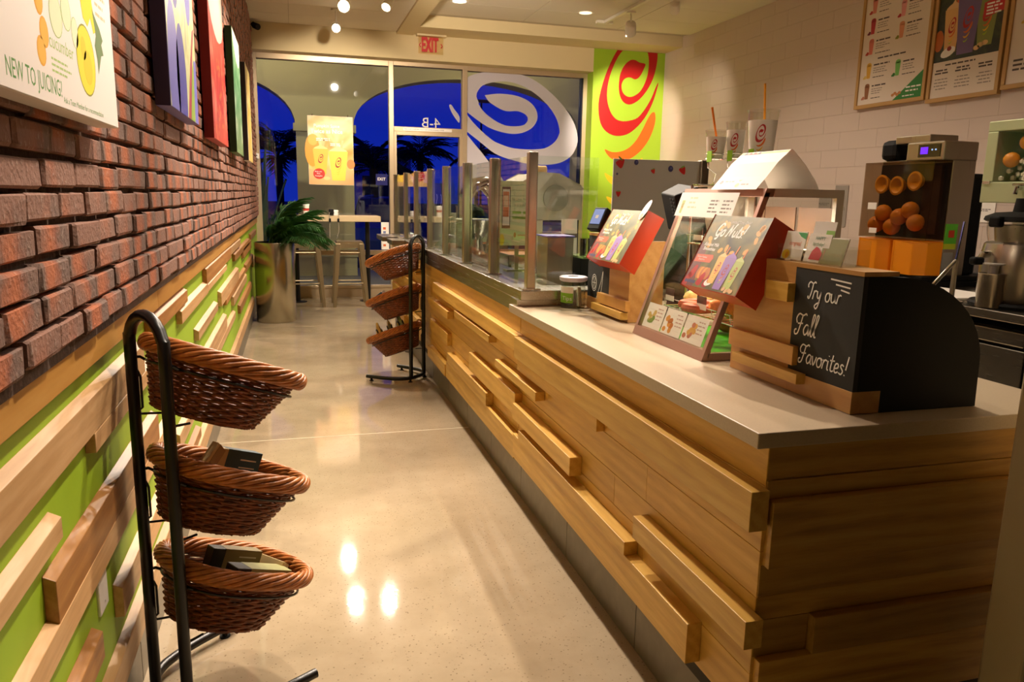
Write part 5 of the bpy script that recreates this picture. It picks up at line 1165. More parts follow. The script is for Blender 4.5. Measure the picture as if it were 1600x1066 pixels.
B(3.371, 3.375, 3.86, 3.93, 1.31, 1.35).build('paper_label', PAPER, jm); B(3.371, 3.375, 3.84, 3.90, 1.17, 1.20).build('paper_label', PAPER, jm)
# centrifugal juicer and its pitcher
ju = thing('juice_extractor', 'silver juice extractor with black lid on the steel bench', 'juicer', (3.20, 2.72, .891))
MB().lathe([(.185, 0), (.19, .012), (.18, .022)], 32, (0, 0, 0)).build('foot', BLACKP, ju, world=False); MB().lathe([(.15, .022), (.158, .05), (.158, .24), (.150, .285), (.14, .292)], 32).build('body', STEEL, ju, world=False, smooth=True)
MB().lathe([(.135, .292), (.145, .33), (.150, .385)], 32, caps=False).build('clear_bowl', CLEAR, ju, world=False, smooth=True); MB().lathe([(.11, .294), (.12, .37), (.05, .372)], 24).build('basket', STEEL, ju, world=False, smooth=True)
MB().lathe([(.155, .385), (.165, .392), (.160, .408), (.12, .425), (.055, .43), (.05, .47), (.048, .49)], 32).build('lid', BLACKP, ju, world=False, smooth=True); MB().box(-.185, -.15, -.03, .03, .36, .41).build('clamp', BLACKP, ju, world=False, bevel=.01)
mb = MB(); mb.tube([(-.14, .03, .24), (-.185, .03, .235), (-.20, .03, .21)], .016, 10); mb.build('spout', CHROME, ju, world=False, smooth=True); MB().box(-.245, -.19, .01, .05, .19, .225).build('spout_tip', BLACKP, ju, world=False, bevel=.01)
pt = thing('steel_pitcher', 'stainless cup under the spout of the juice extractor', 'pitcher', (3.03, 2.70, .891)); MB().lathe([(.050, .0), (.055, .004), (.056, .15), (.059, .156), (.054, .156), (.052, .01)], 28, caps=False).lathe([(.05, .001), (.05, .006)], 28).build('cup', STEEL, pt, world=False, smooth=True); MB().lathe([(.02, .13), (.022, .19), (.045, .196), (.045, .2)], 16).build('inner_bowl', M((210, 206, 200), .3), pt, world=False)
le = thing('press_lever', 'chrome lever with black knob leaning beside the steel cup', 'lever', (2.98, 2.86, .891)); MB().lathe([(.05, 0), (.05, .01), (.012, .02), (.01, .20)], 16).build('stand', STEEL, le, world=False, smooth=True); MB().tube([(0, 0, .2), (-.12, .02, .06)], .009, 10).build('arm', CHROME, le, world=False, smooth=True); MB().ball((-.125, .021, .055), .016, 10).build('knob', BLACKP, le, world=False); MB().tube([(0, 0, .2), (.02, .0, .38)], .005, 8).build('rod', CHROME, le, world=False)
# steel fruit dispenser above the extractor
dp = thing('fruit_dispenser', 'tall steel ice dispenser with oranges on ice behind its window', 'dispenser', (3.5, 2.8, .891))
B(3.42, 3.68, 2.68, 2.98, .891, 1.37).build('pedestal', M((190, 186, 174), .4, .3), dp, bevel=.005)
X0, X1, Y0_, Y1_ = 3.30, 3.70, 2.50, 3.075
mb = MB().box(X0, X1, Y0_, Y1_, 1.36, 1.46).box(X0, X1, Y0_, Y1_, 1.70, 1.75).box(X0, X1, Y0_, Y0_+.06, 1.46, 1.70).box(X0, X1, Y1_-.06, Y1_, 1.46, 1.70).box(X1-.03, X1, Y0_+.06, Y1_-.06, 1.46, 1.70); mb.build('cabinet', M((196, 206, 166), .35, .5, 'pale_steel'), dp, bevel=.004)
B(X0+.002, X0+.006, Y0_+.06, Y1_-.06, 1.46, 1.70).build('window', glass('dispenser_window', (250, 250, 247), .3), dp); B(X1-.06, X1-.031, Y0_+.061, Y1_-.061, 1.461, 1.699).build('liner', M((40, 34, 26), .6), dp)
mb = MB(); R = random.Random(8)
for i in range(220): mb.ball((R.uniform(X0+.02, X1-.09), R.uniform(Y0_+.08, Y1_-.08), 1.470+R.random()**1.2*.12), R.uniform(.009, .017), 6)
tag(mb.build('ice', M((236, 226, 210), .3), dp), kind='stuff')
ol = ['orange on the ice, leftmost behind the dispenser window', 'topmost orange on the ice behind the dispenser window', 'low orange on the ice, second from the left behind the dispenser window']
for i, (x, y, z) in enumerate(((X0+.045, 2.965, 1.565), (X0+.06, 2.90, 1.645), (X0+.045, 2.85, 1.575))):
    t = thing('orange', ol[i] if i < 3 else 'whole orange on the ice towards the near side of the dispenser', 'orange', (x, y, z-.036), 0, 'oranges on ice in the steel dispenser'); MB().ball((0, 0, .036), .037, 14).build('peel', OR2, t, world=False, smooth=True); MB().ball((0, 0, .072), .005, 6).build('stem_end', M((110, 110, 40), .7), t, world=False)
mb = MB(); mb.tube([(X0-.005, 2.85, 1.43), (X0-.03, 2.85, 1.43), (X0-.035, 2.85, 1.40)], .010, 8); mb.tube([(X0-.02, 2.82, 1.445), (X0-.02, 2.88, 1.445)], .006, 8); mb.build('tap', CHROME, dp, smooth=True)
MB().tube([(3.40, Y1_, 1.63), (3.40, Y1_+.05, 1.62), (3.40, Y1_+.05, 1.53), (3.40, Y1_, 1.52)], .006, 8).build('handle', CHROME, dp, smooth=True); MB().box(X0-.006, X0, Y1_-.05, Y1_-.01, 1.45, 1.465).build('latch', CHROME, dp)
# wall papers
def paper(y0, y1, z0, z1, label, m=PAPER, n=4, head=None):
    t = thing('wall_notice', label, 'notice', (XR-.007, (y0+y1)/2, z0)); B(XR-.0085, XR-.0065, y0, y1, z0, z1).build('sheet', m, t)
    s = Sheet((XR-.0087, y1, z0), (0, -1, 0), (0, 0, 1)); w, h = y1-y0, z1-z0
    if head: s.rect(.2*w, h*.88, .8*w, h*.94, head, 1)
    for i in range(n): s.bars(.1*w, h*(.8-.7*i/n), .9*w, 2, h*.02, M((90, 84, 80), .6), 1, 2, i); 
    for i in range(n): s.ell(.05*w, h*(.8-.7*i/n), .006, .006, M((40, 36, 34), .6), 1, 8)
    s.build('printed_text', t)
PG = M((150, 140, 130), .6)
paper(6.02, 6.20, 1.12, 1.50, 'grey notice sheet on the wall tiles close by the juicer cover', PG); paper(6.24, 6.42, 1.05, 1.40, 'tall grey notice sheet on the wall behind the gift cards', PG); paper(6.45, 6.66, 1.15, 1.28, 'small low grey notice on the wall by the pastry case top', PG)
paper(4.70, 4.90, 1.25, 1.72, 'white notice with red heading on the wall between the juicer and dispenser', PAPER, 6, M((190, 60, 60), .6)); paper(4.45, 4.66, 1.22, 1.50, 'white notice with dark pictures on the wall, half behind the dispenser', PAPER, 3)
# menu boards
OAKF = M((190, 148, 88), .45, 0, 'oak_frame')
def menu(y0, y1, z0, z1, label, draw):
    t = thing('menu_board', label, 'menu', (XR-.03, (y0+y1)/2, z0), 0, 'framed menu boards on the right wall')
    xb, xf = XR-.007, XR-.045; k = .032
    for a in ((y0, y1, z0, z0+k), (y0, y1, z1-k, z1), (y0, y0+k, z0+k, z1-k), (y1-k, y1, z0+k, z1-k)): B(xf, xb, *a).build('frame_bar', OAKF, t, bevel=.003)
    B(xf+.012, xb, y0+k, y1-k, z0+k, z1-k).build('panel', M((226, 212, 196), .6), t)
    s = Sheet((xf+.0118, y1-k, z0+k), (0, -1, 0), (0, 0, 1)); draw(s, y1-y0-2*k, z1-z0-2*k); s.build('printed_face', t)
TX = M((84, 72, 64), .6)
def cupcell(s, x, y, c, c2, k=1.0):
    s.poly([(x+.025*k, y), (x+.065*k, y), (x+.075*k, y+.11*k), (x+.015*k, y+.11*k)], M(c, .5), 2); s.ell(x+.045*k, y+.115*k, .028*k, .016*k, M(c, .5), 2, 10); s.ell(x+.008*k, y+.012*k, .016*k, .016*k, M(c2, .5), 3, 8); s.ell(x-.008*k, y+.006*k, .010*k, .010*k, M(c2, .5), 3, 8)
    s.bars(x+.10*k, y+.10*k, x+.30*k, 1, .012*k, TX, 2, seed=int(x*99)); s.bars(x+.10*k, y+.075*k, x+.27*k, 3, .007*k, M((150, 136, 126), .6), 2, 2.6, int(y*99)); s.bars(x+.10*k, y+.0*k, x+.28*k, 1, .007*k, TX, 2)
def menu1(s, w, h):
    cols = [((214, 130, 110), (190, 50, 50)), ((190, 50, 60), (120, 40, 60)), ((220, 120, 96), (190, 60, 40))]
    for i, c in enumerate(cols): cupcell(s, .06, .76-.17*i, *c); cupcell(s, .40, .84-.17*i, *[((226, 186, 50), (220, 190, 60)), ((226, 150, 150), (190, 40, 50)), ((224, 150, 110), (150, 150, 50))][i])
    s.bars(.2, .37, .55, 1, .012, TX, 2); s.bars(.2, 1.0, .5, 1, .012, TX, 2)
    cupcell(s, .06, .22, (232, 180, 60), (236, 206, 110)); cupcell(s, .40, .20, (120, 190, 90), (60, 130, 50)); cupcell(s, .06, .045, (150, 96, 60), (190, 120, 90))
    s.poly([(.42, .0), (w, .0), (w, .22)], M((44, 130, 50), .5), 2); s.bars(.56, .085, w-.01, 2, .012, WHITE, 3, 2.4); s.bars(.53, .02, w-.01, 1, .009, WHITE, 3)
    for k in range(4): s.ell(.42+.025*k, .045+.012*(k % 2), .018, .013, M((196, 130, 70), .5), 4, 8)
def menu2(s, w, h):
    s.rect(.001, .27, w-.001, h-.001, photo_mat('night_photo', [(20, 26, 14), (34, 44, 20), (52, 60, 28), (30, 24, 16)], 8), 1)
    s.script('Go Nuts', .10, .80, .15, .02, WHITE, 3, shear=.2); s.ell(.20, .74, .07, .05, M((150, 110, 40), .5), 2)
    ST = M((220, 100, 40), .4)
    printed_cup(s, w*.24, .33, .16, .32, M((222, 176, 110), .5), 3, ST, dome=M((226, 186, 130), .5)); printed_cup(s, w*.76, .33, .19, .38, M((130, 140, 70), .5), 3, ST, dome=M((160, 170, 100), .5)); printed_cup(s, w*.48, .30, .22, .42, M((112, 92, 136), .5), 5, ST, dome=M((120, 100, 150), .5))
    s.ell(.13, .335, .07, .035, WHITE, 9, 14, .3); s.ell(.14, .36, .022, .018, M((150, 30, 30), .5), 9.5, 10); s.ell(.03, .43, .045, .08, M((190, 100, 30), .5), 2)
    for x, y in ((.42, .34), (.46, .35), (.39, .325)): s.ell(x, y, .028, .018, M((222, 186, 130), .5), 9, 10)
    s.poly([(w*.70, .52), (w, .55), (w, .66), (w*.70, .63)], M((190, 30, 34), .5), 9); s.bars(w*.74, .61, w-.02, 4, .012, WHITE, 10, 1.9)
    s.bars(.12, .235, .45, 1, .012, TX, 2)
    for i in range(3): s.bars(.02+.20*i, .20, .16+.20*i, 2, .012, TX, 2, 1.8, i, 'c'); s.bars(.02+.20*i, .135, .17+.20*i, 4, .008, M((150, 136, 126), .6), 2, 3, i, 'c')
def menu3(s, w, h):
    cupcell(s, .10, .62, (220, 130, 120), (180, 40, 50)); cupcell(s, .08, .40, (232, 180, 60), (226, 190, 90)); cupcell(s, .42, .55, (160, 180, 80), (90, 140, 50)); cupcell(s, .12, .80, (232, 180, 60), (226, 190, 90)); cupcell(s, .42, .33, (200, 90, 90), (160, 40, 50)); s.bars(.04, .15, w-.05, 3, .014, TX, 2, 2.2)
menu(5.215, 6.02, 2.168, 3.22, 'oak framed menu with rows of small cups and a green corner', menu1); menu(4.535, 5.195, 2.135, 3.19, 'oak framed menu with a dark photograph of three smoothies', menu2); menu(3.85, 4.515, 2.158, 3.21, 'oak framed menu cut off by the picture edge, nearest of the three', menu3)

# things behind the sneeze guard
zp = .9055
pb = thing('promo_sign', 'pale green promo sign with a phone picture behind the guard glass', 'sign', (1.15, 3.9, zp)); Z0 = 1.09
B(1.04, 1.245, 3.90, 3.906, Z0, 1.425).build('board', M((206, 222, 176), .5), pb); MB().box(1.13, 1.15, 3.906, 3.92, .956, Z0+.12).box(1.08, 1.20, 3.88, 3.96, .956, .962).build('support', STEEL, pb)
s = Sheet((1.04, 3.8995, Z0), (1, 0, 0), (0, 0, 1)); s.rect(.012, .09, .058, .305, M((30, 26, 24), .4), 1); s.rect(.016, .105, .054, .292, WHITE, 2); s.rect(.018, .15, .05, .28, M((206, 120, 70), .5), 3); s.rect(.022, .20, .046, .26, M((230, 200, 170), .5), 4)
s.text('No Lines. No Wait.', .066, .235, .014, M((70, 130, 90), .5), 1, sx=.75); s.text('In a rush?', .08, .205, .014, M((70, 130, 90), .5), 1, sx=.8); s.bars(.07, .165, .195, 2, .014, M((140, 196, 60), .5), 1, 1.9); s.text('TRY ORDERING', .068, .14, .013, M((120, 190, 50), .5), 1, sx=.7); s.ell(.085, .055, .007, .014, M((206, 110, 70), .5), 1, 10); s.bars(.10, .05, .17, 1, .008, M((206, 150, 120), .5), 1); s.ell(.014, .03, .014, .03, M((240, 220, 50), .5), 1); s.ell(.19, .06, .014, .05, M((220, 110, 60), .5), 1); s.poly([(.14, .335), (.19, .335), (.18, .30), (.165, .29), (.15, .305)], M((120, 170, 90), .5), 1); s.build('printed_face', pb)
hd = thing('covered_mixer', 'mixer under a crinkled grey plastic cover beside the lime wall', 'mixer', (1.4, 4.4, zp))
pf_ = [(1.16, 1.415), (1.24, 1.425), (1.35, 1.478), (1.47, 1.472), (1.60, 1.418), (1.615, 1.40), (1.605, 1.225), (1.17, 1.21)]
MB().prism(pf_, 'y', 4.2, 4.62).build('plastic_cover', M((186, 178, 166), .35, 0, 'plastic_film', bump=.8, bscale=18), hd, bevel=.008); B(1.38, 1.43, 4.36, 4.44, zp, 1.212).build('column', STEEL, hd); B(1.30, 1.58, 4.26, 4.58, zp, .93).build('base', STEEL, hd, bevel=.006); MB().lathe([(.10, 0), (.12, .12), (.125, .20)], 24, (1.52, 4.42, .935)).build('bowl', STEEL, hd, smooth=True)
MB().lathe([(.075, -.0), (.075, .006)], 24).xf(Matrix.Translation((1.45, 4.192, 1.34)) @ Matrix.Rotation(PI/2, 4, 'X')).build('round_patch', M((150, 146, 136), .4), hd)
tr_ = thing('paper_roll', 'tan paper roll lying on the plastic covered mixer', 'roll', (1.30, 4.3, 1.46)); MB().lathe([(.024, -.055), (.026, -.05), (.026, .05), (.024, .055)], 16).xf(Matrix.Translation((1.40, 4.40, 1.502)) @ Matrix.Rotation(PI/2, 4, 'Y')).build('roll', M((196, 160, 110), .8), tr_, smooth=True); MB().lathe([(.008, -.056), (.008, .056)], 10).xf(Matrix.Translation((1.40, 4.40, 1.502)) @ Matrix.Rotation(PI/2, 4, 'Y')).build('core', M((120, 90, 60), .8), tr_)
sb = thing('steel_bin', 'square brushed steel bin right of the last guard post', 'bin', (1.22, 3.55, .956)); B(1.175, 1.31, 3.50, 3.66, zp, 1.155).build('body', STEEL, sb, bevel=.003); B(1.17, 1.315, 3.495, 3.665, 1.155, 1.163).build('blue_lid', M((90, 84, 150), .4), sb, bevel=.002)
gs = thing('glass_shelf', 'low greenish glass shelf on a black box by the chalkboard', 'shelf', (1.36, 3.52, zp)); B(1.33, 1.42, 3.45, 3.60, zp, 1.058).build('box', BLACKP, gs, bevel=.003); B(1.322, 1.47, 3.40, 3.64, 1.059, 1.067).build('glass_plate', M((120, 150, 90), .1), gs)
for i, (x, y) in enumerate(((1.345, 3.46), (1.385, 3.46), (1.425, 3.46), (1.365, 3.52), (1.405, 3.52))):
    t = thing('glass_tumbler', ['clear tumbler on the green glass shelf, front row left', 'clear tumbler on the green glass shelf, front row middle', 'clear tumbler on the green glass shelf, front row right', 'clear tumbler on the green glass shelf, back row left', 'clear tumbler on the green glass shelf, back row right'][i], 'glass', (x, y, 1.0675), 0, 'tumblers on the green glass shelf'); MB().lathe([(.015, .001), (.017, .0), (.018, .085), (.0165, .085), (.0145, .006)], 16, caps=False).build('wall', CLEAR, t, world=False, smooth=True); MB().lathe([(.015, .001), (.015, .006)], 14).build('base', CLEAR, t, world=False)
pc2 = thing('card_stand', 'small leaning white price card behind the steel bin', 'card', (1.40, 3.75, zp)); MB().hexa([(1.33, 3.74, zp), (1.42, 3.74, zp), (1.42, 3.745, zp), (1.33, 3.745, zp), (1.345, 3.78, 1.235), (1.43, 3.78, 1.235), (1.43, 3.785, 1.235), (1.345, 3.785, 1.235)]).build('card', PAPER, pc2); MB().hexa([(1.345, 3.755, 1.14), (1.425, 3.755, 1.14), (1.425, 3.758, 1.14), (1.345, 3.758, 1.14), (1.347, 3.763, 1.16), (1.427, 3.763, 1.16), (1.427, 3.766, 1.16), (1.347, 3.766, 1.16)]).build('printed_line', TX, pc2)
sl_ = thing('chrome_press', 'chrome fruit press with curved arms behind the guard glass', 'press', (1.32, 5.5, zp))
MB().lathe([(.13, 0), (.13, .02), (.05, .04), (.035, .12), (.09, .2), (.11, .26), (.115, .265)], 28, (1.30, 5.5, zp)).build('base', CHROME, sl_, smooth=True)
mb = MB(); mb.tube([(1.40, 5.55, zp+.02), (1.44, 5.58, 1.15), (1.42, 5.56, 1.34), (1.34, 5.5, 1.44), (1.24, 5.46, 1.41), (1.19, 5.44, 1.33)], [.03, .03, .035, .05, .06, .05], 14); mb.build('arm', CHROME, sl_, smooth=True)
mb = MB(); mb.tube([(1.36, 5.5, 1.44), (1.41, 5.48, 1.47), (1.45, 5.46, 1.42)], .018, 10); mb.build('handle', CHROME, sl_, smooth=True); MB().ball((1.46, 5.455, 1.40), .04, 12).build('knob', M((30, 40, 60), .25), sl_, smooth=True); MB().lathe([(.07, 0), (.06, .04), (.02, .07)], 20, (1.28, 5.48, 1.2)).build('cone', BLACKP, sl_, smooth=True)
for i, (x, y, h) in enumerate(((1.10, 6.0, .30), (1.10, 6.12, .26), (1.22, 6.05, .30))):
    t = thing('cup_stack', ['tall stack of clear plastic cups nearest the guard glass', 'shorter stack of clear plastic cups by the guard glass', 'tall stack of clear plastic cups set back from the glass'][i], 'cups', (x, y, .956 if x < 1.16 else zp), 0, 'cup stacks behind the sneeze guard'); pr = []
    for k in range(int(h/.02)): pr += [(.040, .02*k), (.046, .02*k+.004), (.043, .02*k+.008)]
    MB().lathe(pr, 18, caps=False).build('cups', CLEAR, t, world=False, smooth=True); MB().lathe([(.030, 0), (.034, h)], 14).build('inner_cups', M((206, 212, 196), .3), t, world=False)
for i, (y0_, y1_, c, l_) in enumerate(((3.5, 4.0, (96, 110, 60), 'steel food pan of green leaves nearest the guard end'), (4.65, 5.15, (190, 130, 90), 'steel food pan of tan topping in the middle of the prep top'), (5.72, 5.95, (210, 120, 60), 'small steel food pan of orange topping by the cup stacks'))):
    t = thing('food_pan', l_, 'pan', (1.4, (y0_+y1_)/2, zp), 0, 'food pans on the prep top'); X0, X1 = (1.44, 1.74) if i == 0 else ((1.30, 1.66) if i == 1 else (1.30, 1.6))
    MB().box(X0, X1, y0_, y1_, zp, zp+.006).box(X0, X0+.006, y0_, y1_, zp, zp+.075).box(X1-.006, X1, y0_, y1_, zp, zp+.075).box(X0, X1, y0_, y0_+.006, zp, zp+.075).box(X0, X1, y1_-.006, y1_, zp, zp+.075).box(X0-.012, X1+.012, y0_-.012, y0_, zp+.069, zp+.075).box(X0-.012, X1+.012, y1_, y1_+.012, zp+.069, zp+.075).build('pan', STEELH, t)
    B(X0+.006, X1-.006, y0_+.006, y1_-.006, zp+.007, zp+.06).build('topping', M(c, .7, 0, 'topping', bump=1.0, bscale=60, var=.4), t)
mc = thing('white_tub_unit', 'pale rounded dipping cabinet standing behind the chrome press', 'cabinet', (1.45, 6.6, zp)); MB().lathe([(.20, 0), (.21, .03), (.21, .20), (.225, .215), (.225, .235), (.0, .245)], 32, (1.50, 6.6, zp)).build('tub', M((206, 210, 180), .4), mc, smooth=True); MB().lathe([(.03, .244), (.03, .27), (.012, .28)], 12, (1.5, 6.6, zp)).build('lid_knob', BLACKP, mc, smooth=True)
oc = thing('order_chalkboard', 'small dark chalkboard sign at the far end behind the guard', 'chalkboard', (1.30, 7.1, zp)); B(1.16, 1.40, 7.10, 7.12, 1.15, 1.45).build('slate', M((30, 40, 40), .7), oc); MB().box(1.27, 1.29, 7.12, 7.14, zp, 1.4).box(1.2, 1.36, 7.06, 7.18, zp, zp+.01).build('foot', STEEL, oc)
s = Sheet((1.16, 7.0995, 1.15), (1, 0, 0), (0, 0, 1)); R = random.Random(4)
for i in range(5): s.line([(.03+.04*i, .05), (.05+.04*i, .12+.1*R.random()), (.045+.04*i, .2)], .004, CHALKW, 1)
s.build('chalk_marks', oc)

# ------------------------------------------------------------------ seating by the window
tb = thing('bar_table', 'high beige bar table with black pedestal legs against the window', 'table', (.45, 9.75, 0))
B(-.10, 1.03, 9.52, 9.98, 1.0, 1.068).build('top', M((196, 174, 134), .5, 0, 'laminate'), tb, bevel=.004)
for x in (.885, .02): MB().lathe([(.11, 0), (.11, .008), (.03, .016), (.028, 1.0)], 20, (x, 9.74, 0)).build('leg', BLACKM, tb, smooth=True)
STOOL = M((176, 160, 126), .35, .75, 'stool_metal')
def stool(x, y, rz, label):
    t = thing('metal_stool', label, 'stool', (x, y, 0), rz, 'metal stools at the bar table')
    MB().prism(crom([(-.15, -.13), (-.13, -.15), (.13, -.15), (.15, -.13), (.15, .13), (.13, .15), (-.13, .15), (-.15, .13)], 2), 'z', .752, .775).build('seat', STOOL, t, world=False, bevel=.004)
    B(-.15, .15, -.152, -.146, .70, .755).build('apron', STOOL, t, world=False) ; B(-.15, .15, .146, .152, .70, .755).build('apron', STOOL, t, world=False)
    for sx in (-1, 1):
        for sy in (-1, 1):
            a = Vector((sx*.135, sy*.135, .752)); b = Vector((sx*.195, sy*.195, .0)); k = .030
            MB().hexa([(b.x-k*.6, b.y-k*.6, 0), (b.x+k*.6, b.y-k*.6, 0), (b.x+k*.6, b.y+k*.6, 0), (b.x-k*.6, b.y+k*.6, 0), (a.x-k, a.y-k, a.z), (a.x+k, a.y-k, a.z), (a.x+k, a.y+k, a.z), (a.x-k, a.y+k, a.z)]).build('leg', STOOL, t, world=False, bevel=.003)
    for z, r in ((.28, .171), (.645, .142)):
        for sy in (-1, 1): MB().tube([(-r, sy*r, z), (r, sy*r, z)], .008, 8).build('brace', STOOL, t, world=False)
stool(.632, 9.40, .0, 'pale metal stool in full view at the window table'); stool(.118, 9.42, .04, 'pale metal stool half hidden by the potted palm')
pc3 = thing('paper_cup', 'white paper cup on the window table by the palm leaves', 'cup', (.147, 9.62, 1.0685)); MB().lathe([(.030, 0), (.040, .125)], 20).build('cup', PAPER, pc3, world=False, smooth=True); MB().lathe([(.042, .12), (.042, .13), (.036, .138)], 20).build('lid', WHITE, pc3, world=False); MB().lathe([(.0355, .055), (.0375, .085)], 20, caps=False).build('printed_band', M((186, 60, 50), .5), pc3, world=False)
cb2 = thing('strapped_pouch', 'black and white camera with two straps hanging off the window table', 'camera', (.47, 9.56, 1.0685))
MB().box(-.055, .055, -.02, .03, 0, .07).build('body', PAPER, cb2, world=False, bevel=.01); MB().box(-.06, .0, -.03, .0, .01, .08).build('black_front', BLACKP, cb2, world=False, bevel=.008); MB().lathe([(.022, 0), (.022, .03)], 14).xf(Matrix.Translation((-.02, -.03, .04)) @ Matrix.Rotation(PI/2, 4, 'X')).build('lens', BLACKP, cb2, world=False)
for x0_, e_ in ((-.05, -.07), (.05, .03)):
    MB().tube([(x0_, -.02, .05), (x0_*1.1, -.05, .02), (x0_, -.055, -.06), (x0_+e_*.1, -.058, -.18), (e_*.8, -.06, -.27)], .004, 6).build('strap', M((150, 140, 120), .7), cb2, world=False, smooth=True); MB().box(x0_-.012, x0_+.012, -.066, -.052, -.075, -.03).build('buckle', BLACKP, cb2, world=False)
# potted palm in the steel planter
pp = thing('potted_palm', 'feathery potted palm in a brushed steel cylinder by the brick wall', 'potted plant', (-.205, 8.33, 0))
MB().lathe([(.198, 0), (.202, .006), (.202, .822), (.199, .828), (.190, .828), (.188, .74)], 48, caps=False).build('planter', brushed('planter_steel', (190, 184, 164), .24, 'z', (160, 160, 1)), pp, world=False, smooth=True)
MB().lathe([(.187, .70), (.187, .76)], 24).build('soil', M((40, 28, 18), .95, bump=.8, bscale=60), pp, world=False)
ipf = [frond_mesh('frond', .62, .62, 20, .016, .36, LEAF, 20+i, .75) for i in range(3)]
R = random.Random(12)
for i in range(34):
    o = link('frond', ipf[i % 3], pp, (R.uniform(-.06, .06), R.uniform(-.06, .06), .775)); an = R.uniform(-1.5, 1.5) if i % 3 else R.uniform(-.5, .6)
    k = R.uniform(.75, 1.15); o.scale = (k, k, k); o.rotation_euler = (0, R.uniform(-1.0, .15), an)
    if math.cos(an) < .5: o.scale = (k*.6, k*.4, k*.8); o.rotation_euler = (0, -.8, an)
# things on the glass and the wall
po = thing('window_poster', 'pumpkin smoothie poster of two yellow cups hanging in the window', 'poster', (.48, 10.08, 1.44))
B(.203, .757, 10.080, 10.084, 1.440, 2.280).build('sheet', PAPER, po); s = Sheet((.203, 10.0795, 1.440), (1, 0, 0), (0, 0, 1)); w_, h_ = .554, .84
s.rect(.002, .002, w_-.002, h_-.002, photo_mat('pumpkin_photo', [(226, 150, 60), (240, 190, 110), (244, 214, 160), (250, 236, 206)], 3), 1); s.rect(.002, .002, w_-.002, .19, M((222, 176, 116), .4), 1.5); s.ell(.05, .42, .09, .2, M((232, 150, 30), .4), 1.6); s.ell(.06, .55, .06, .07, M((220, 176, 60), .4), 1.7); s.ell(.52, .26, .05, .06, M((206, 130, 60), .4), 1.6)
for x in (.06, w_-.06): MB().tube([(.203+x, 10.082, 2.28), (.203+x, 10.082, 2.30)], .006, 6).build('hook', CHROME, po)
s.text('Pumpkin Spice', .075, .70, .040, WHITE, 3, bold=.05, sx=.95); s.text('Twice as Nice', .035, .63, .050, WHITE, 3, bold=.07, sx=.95); s.bars(.10, .56, .27, 2, .012, WHITE, 3, 1.7); s.bars(.27, .50, .45, 2, .012, WHITE, 3, 1.7)
YC = M((246, 190, 50), .4); LG2 = [M((150, 50, 16), .5), YC, YC, YC]
printed_cup(s, .15, .13, .19, .31, M((244, 186, 60), .4), 3, M((238, 190, 120), .4), LG2, M((248, 214, 130), .4)); printed_cup(s, .365, .055, .24, .36, M((248, 206, 70), .4), 5, M((240, 196, 130), .4), LG2, M((250, 226, 150), .4))
s.ell(.125, .135, .072, .066, M((190, 40, 26), .4), 8, 24); s.text('Made with', .075, .155, .014, WHITE, 9); s.text('Real', .10, .13, .016, WHITE, 9); s.text('Pumpkin', .078, .10, .018, WHITE, 9); s.ell(.22, .08, .04, .022, M((236, 200, 130), .4), 8.5); s.build('printed_face', po)
xs = thing('exit_sticker', 'small blue EXIT sticker on the window glass', 'sign', (1.115, 10.14, 1.45)); B(1.04, 1.19, 10.140, 10.1435, 1.45, 1.592).build('sheet', M((10, 14, 96), .4), xs); s = Sheet((1.04, 10.1395, 1.45), (1, 0, 0), (0, 0, 1)); s.text('EXIT', .022, .06, .036, WHITE, 1, bold=.05); s.build('lettering', xs)
ns = thing('notice_strip', 'narrow white notice strip with orange marks low on the window edge', 'notice', (1.145, 10.13, .63)); B(1.10, 1.20, 10.138, 10.143, .62, .975).build('sheet', PAPER, ns); s = Sheet((1.10, 10.1375, .62), (1, 0, 0), (0, 0, 1))
for z, c in ((.26, (216, 96, 40)), (.21, (120, 130, 170)), (.12, (190, 120, 90)), (.04, (214, 110, 60))): s.rect(.025, z, .06, z+.03, M(c, .6), 1)
s.build('printed_marks', ns)
ex = thing('exit_sign', 'edge lit EXIT sign with red letters hung over the door', 'exit sign', (1.70, 9.86, 3.08)); B(1.53, 1.90, 9.80, 9.895, 3.262, 3.286).build('canopy', M((206, 190, 150), .4, .4), ex, bevel=.005); B(1.555, 1.865, 9.850, 9.856, 3.06, 3.263).build('panel', glass('sign_acrylic', (250, 246, 235), .3), ex)
s = Sheet((1.555, 9.8495, 3.06), (1, 0, 0), (0, 0, 1)); ER = emis((196, 8, 14), .75, 'exit_red'); s.text('EXIT', .140, .022, .165, ER, 1, 'c', fit=.20, bold=.07); s.line([(.030, .125), (.012, .10), (.030, .075)], .012, ER, 1, smooth=False); s.line([(.282, .125), (.300, .10), (.282, .075)], .012, ER, 1, smooth=False); s.build('lettering', ex)
sc2 = thing('security_camera', 'small black security camera in the top left corner over the window', 'camera', (-.36, 9.89, 3.22)); MB().lathe([(.03, 0), (.03, .015)], 14).xf(Matrix.Translation((-.375, 9.885, 3.255)) @ Matrix.Rotation(PI/2, 4, 'X')).build('mount', BLACKP, sc2); MB().tube([(-.375, 9.885, 3.255), (-.37, 9.84, 3.25)], .009, 8).build('arm', BLACKP, sc2); MB().lathe([(.02, -.05), (.034, -.045), (.036, .045), (.03, .05)], 16).xf(Matrix.Translation((-.345, 9.80, 3.225)) @ Matrix.Rotation(.5, 4, 'Z') @ Matrix.Rotation(1.9, 4, 'X')).build('body', BLACKP, sc2, smooth=True)
se = thing('door_sensor', 'white sensor box on the left window frame above the palm', 'sensor', (-.41, 10.09, 1.77)); B(-.435, -.385, 10.07, 10.099, 1.735, 1.80).build('box', WHITE, se, bevel=.005); MB().ball((-.41, 10.069, 1.775), .008, 8).build('lens', M((90, 90, 90), .3), se)

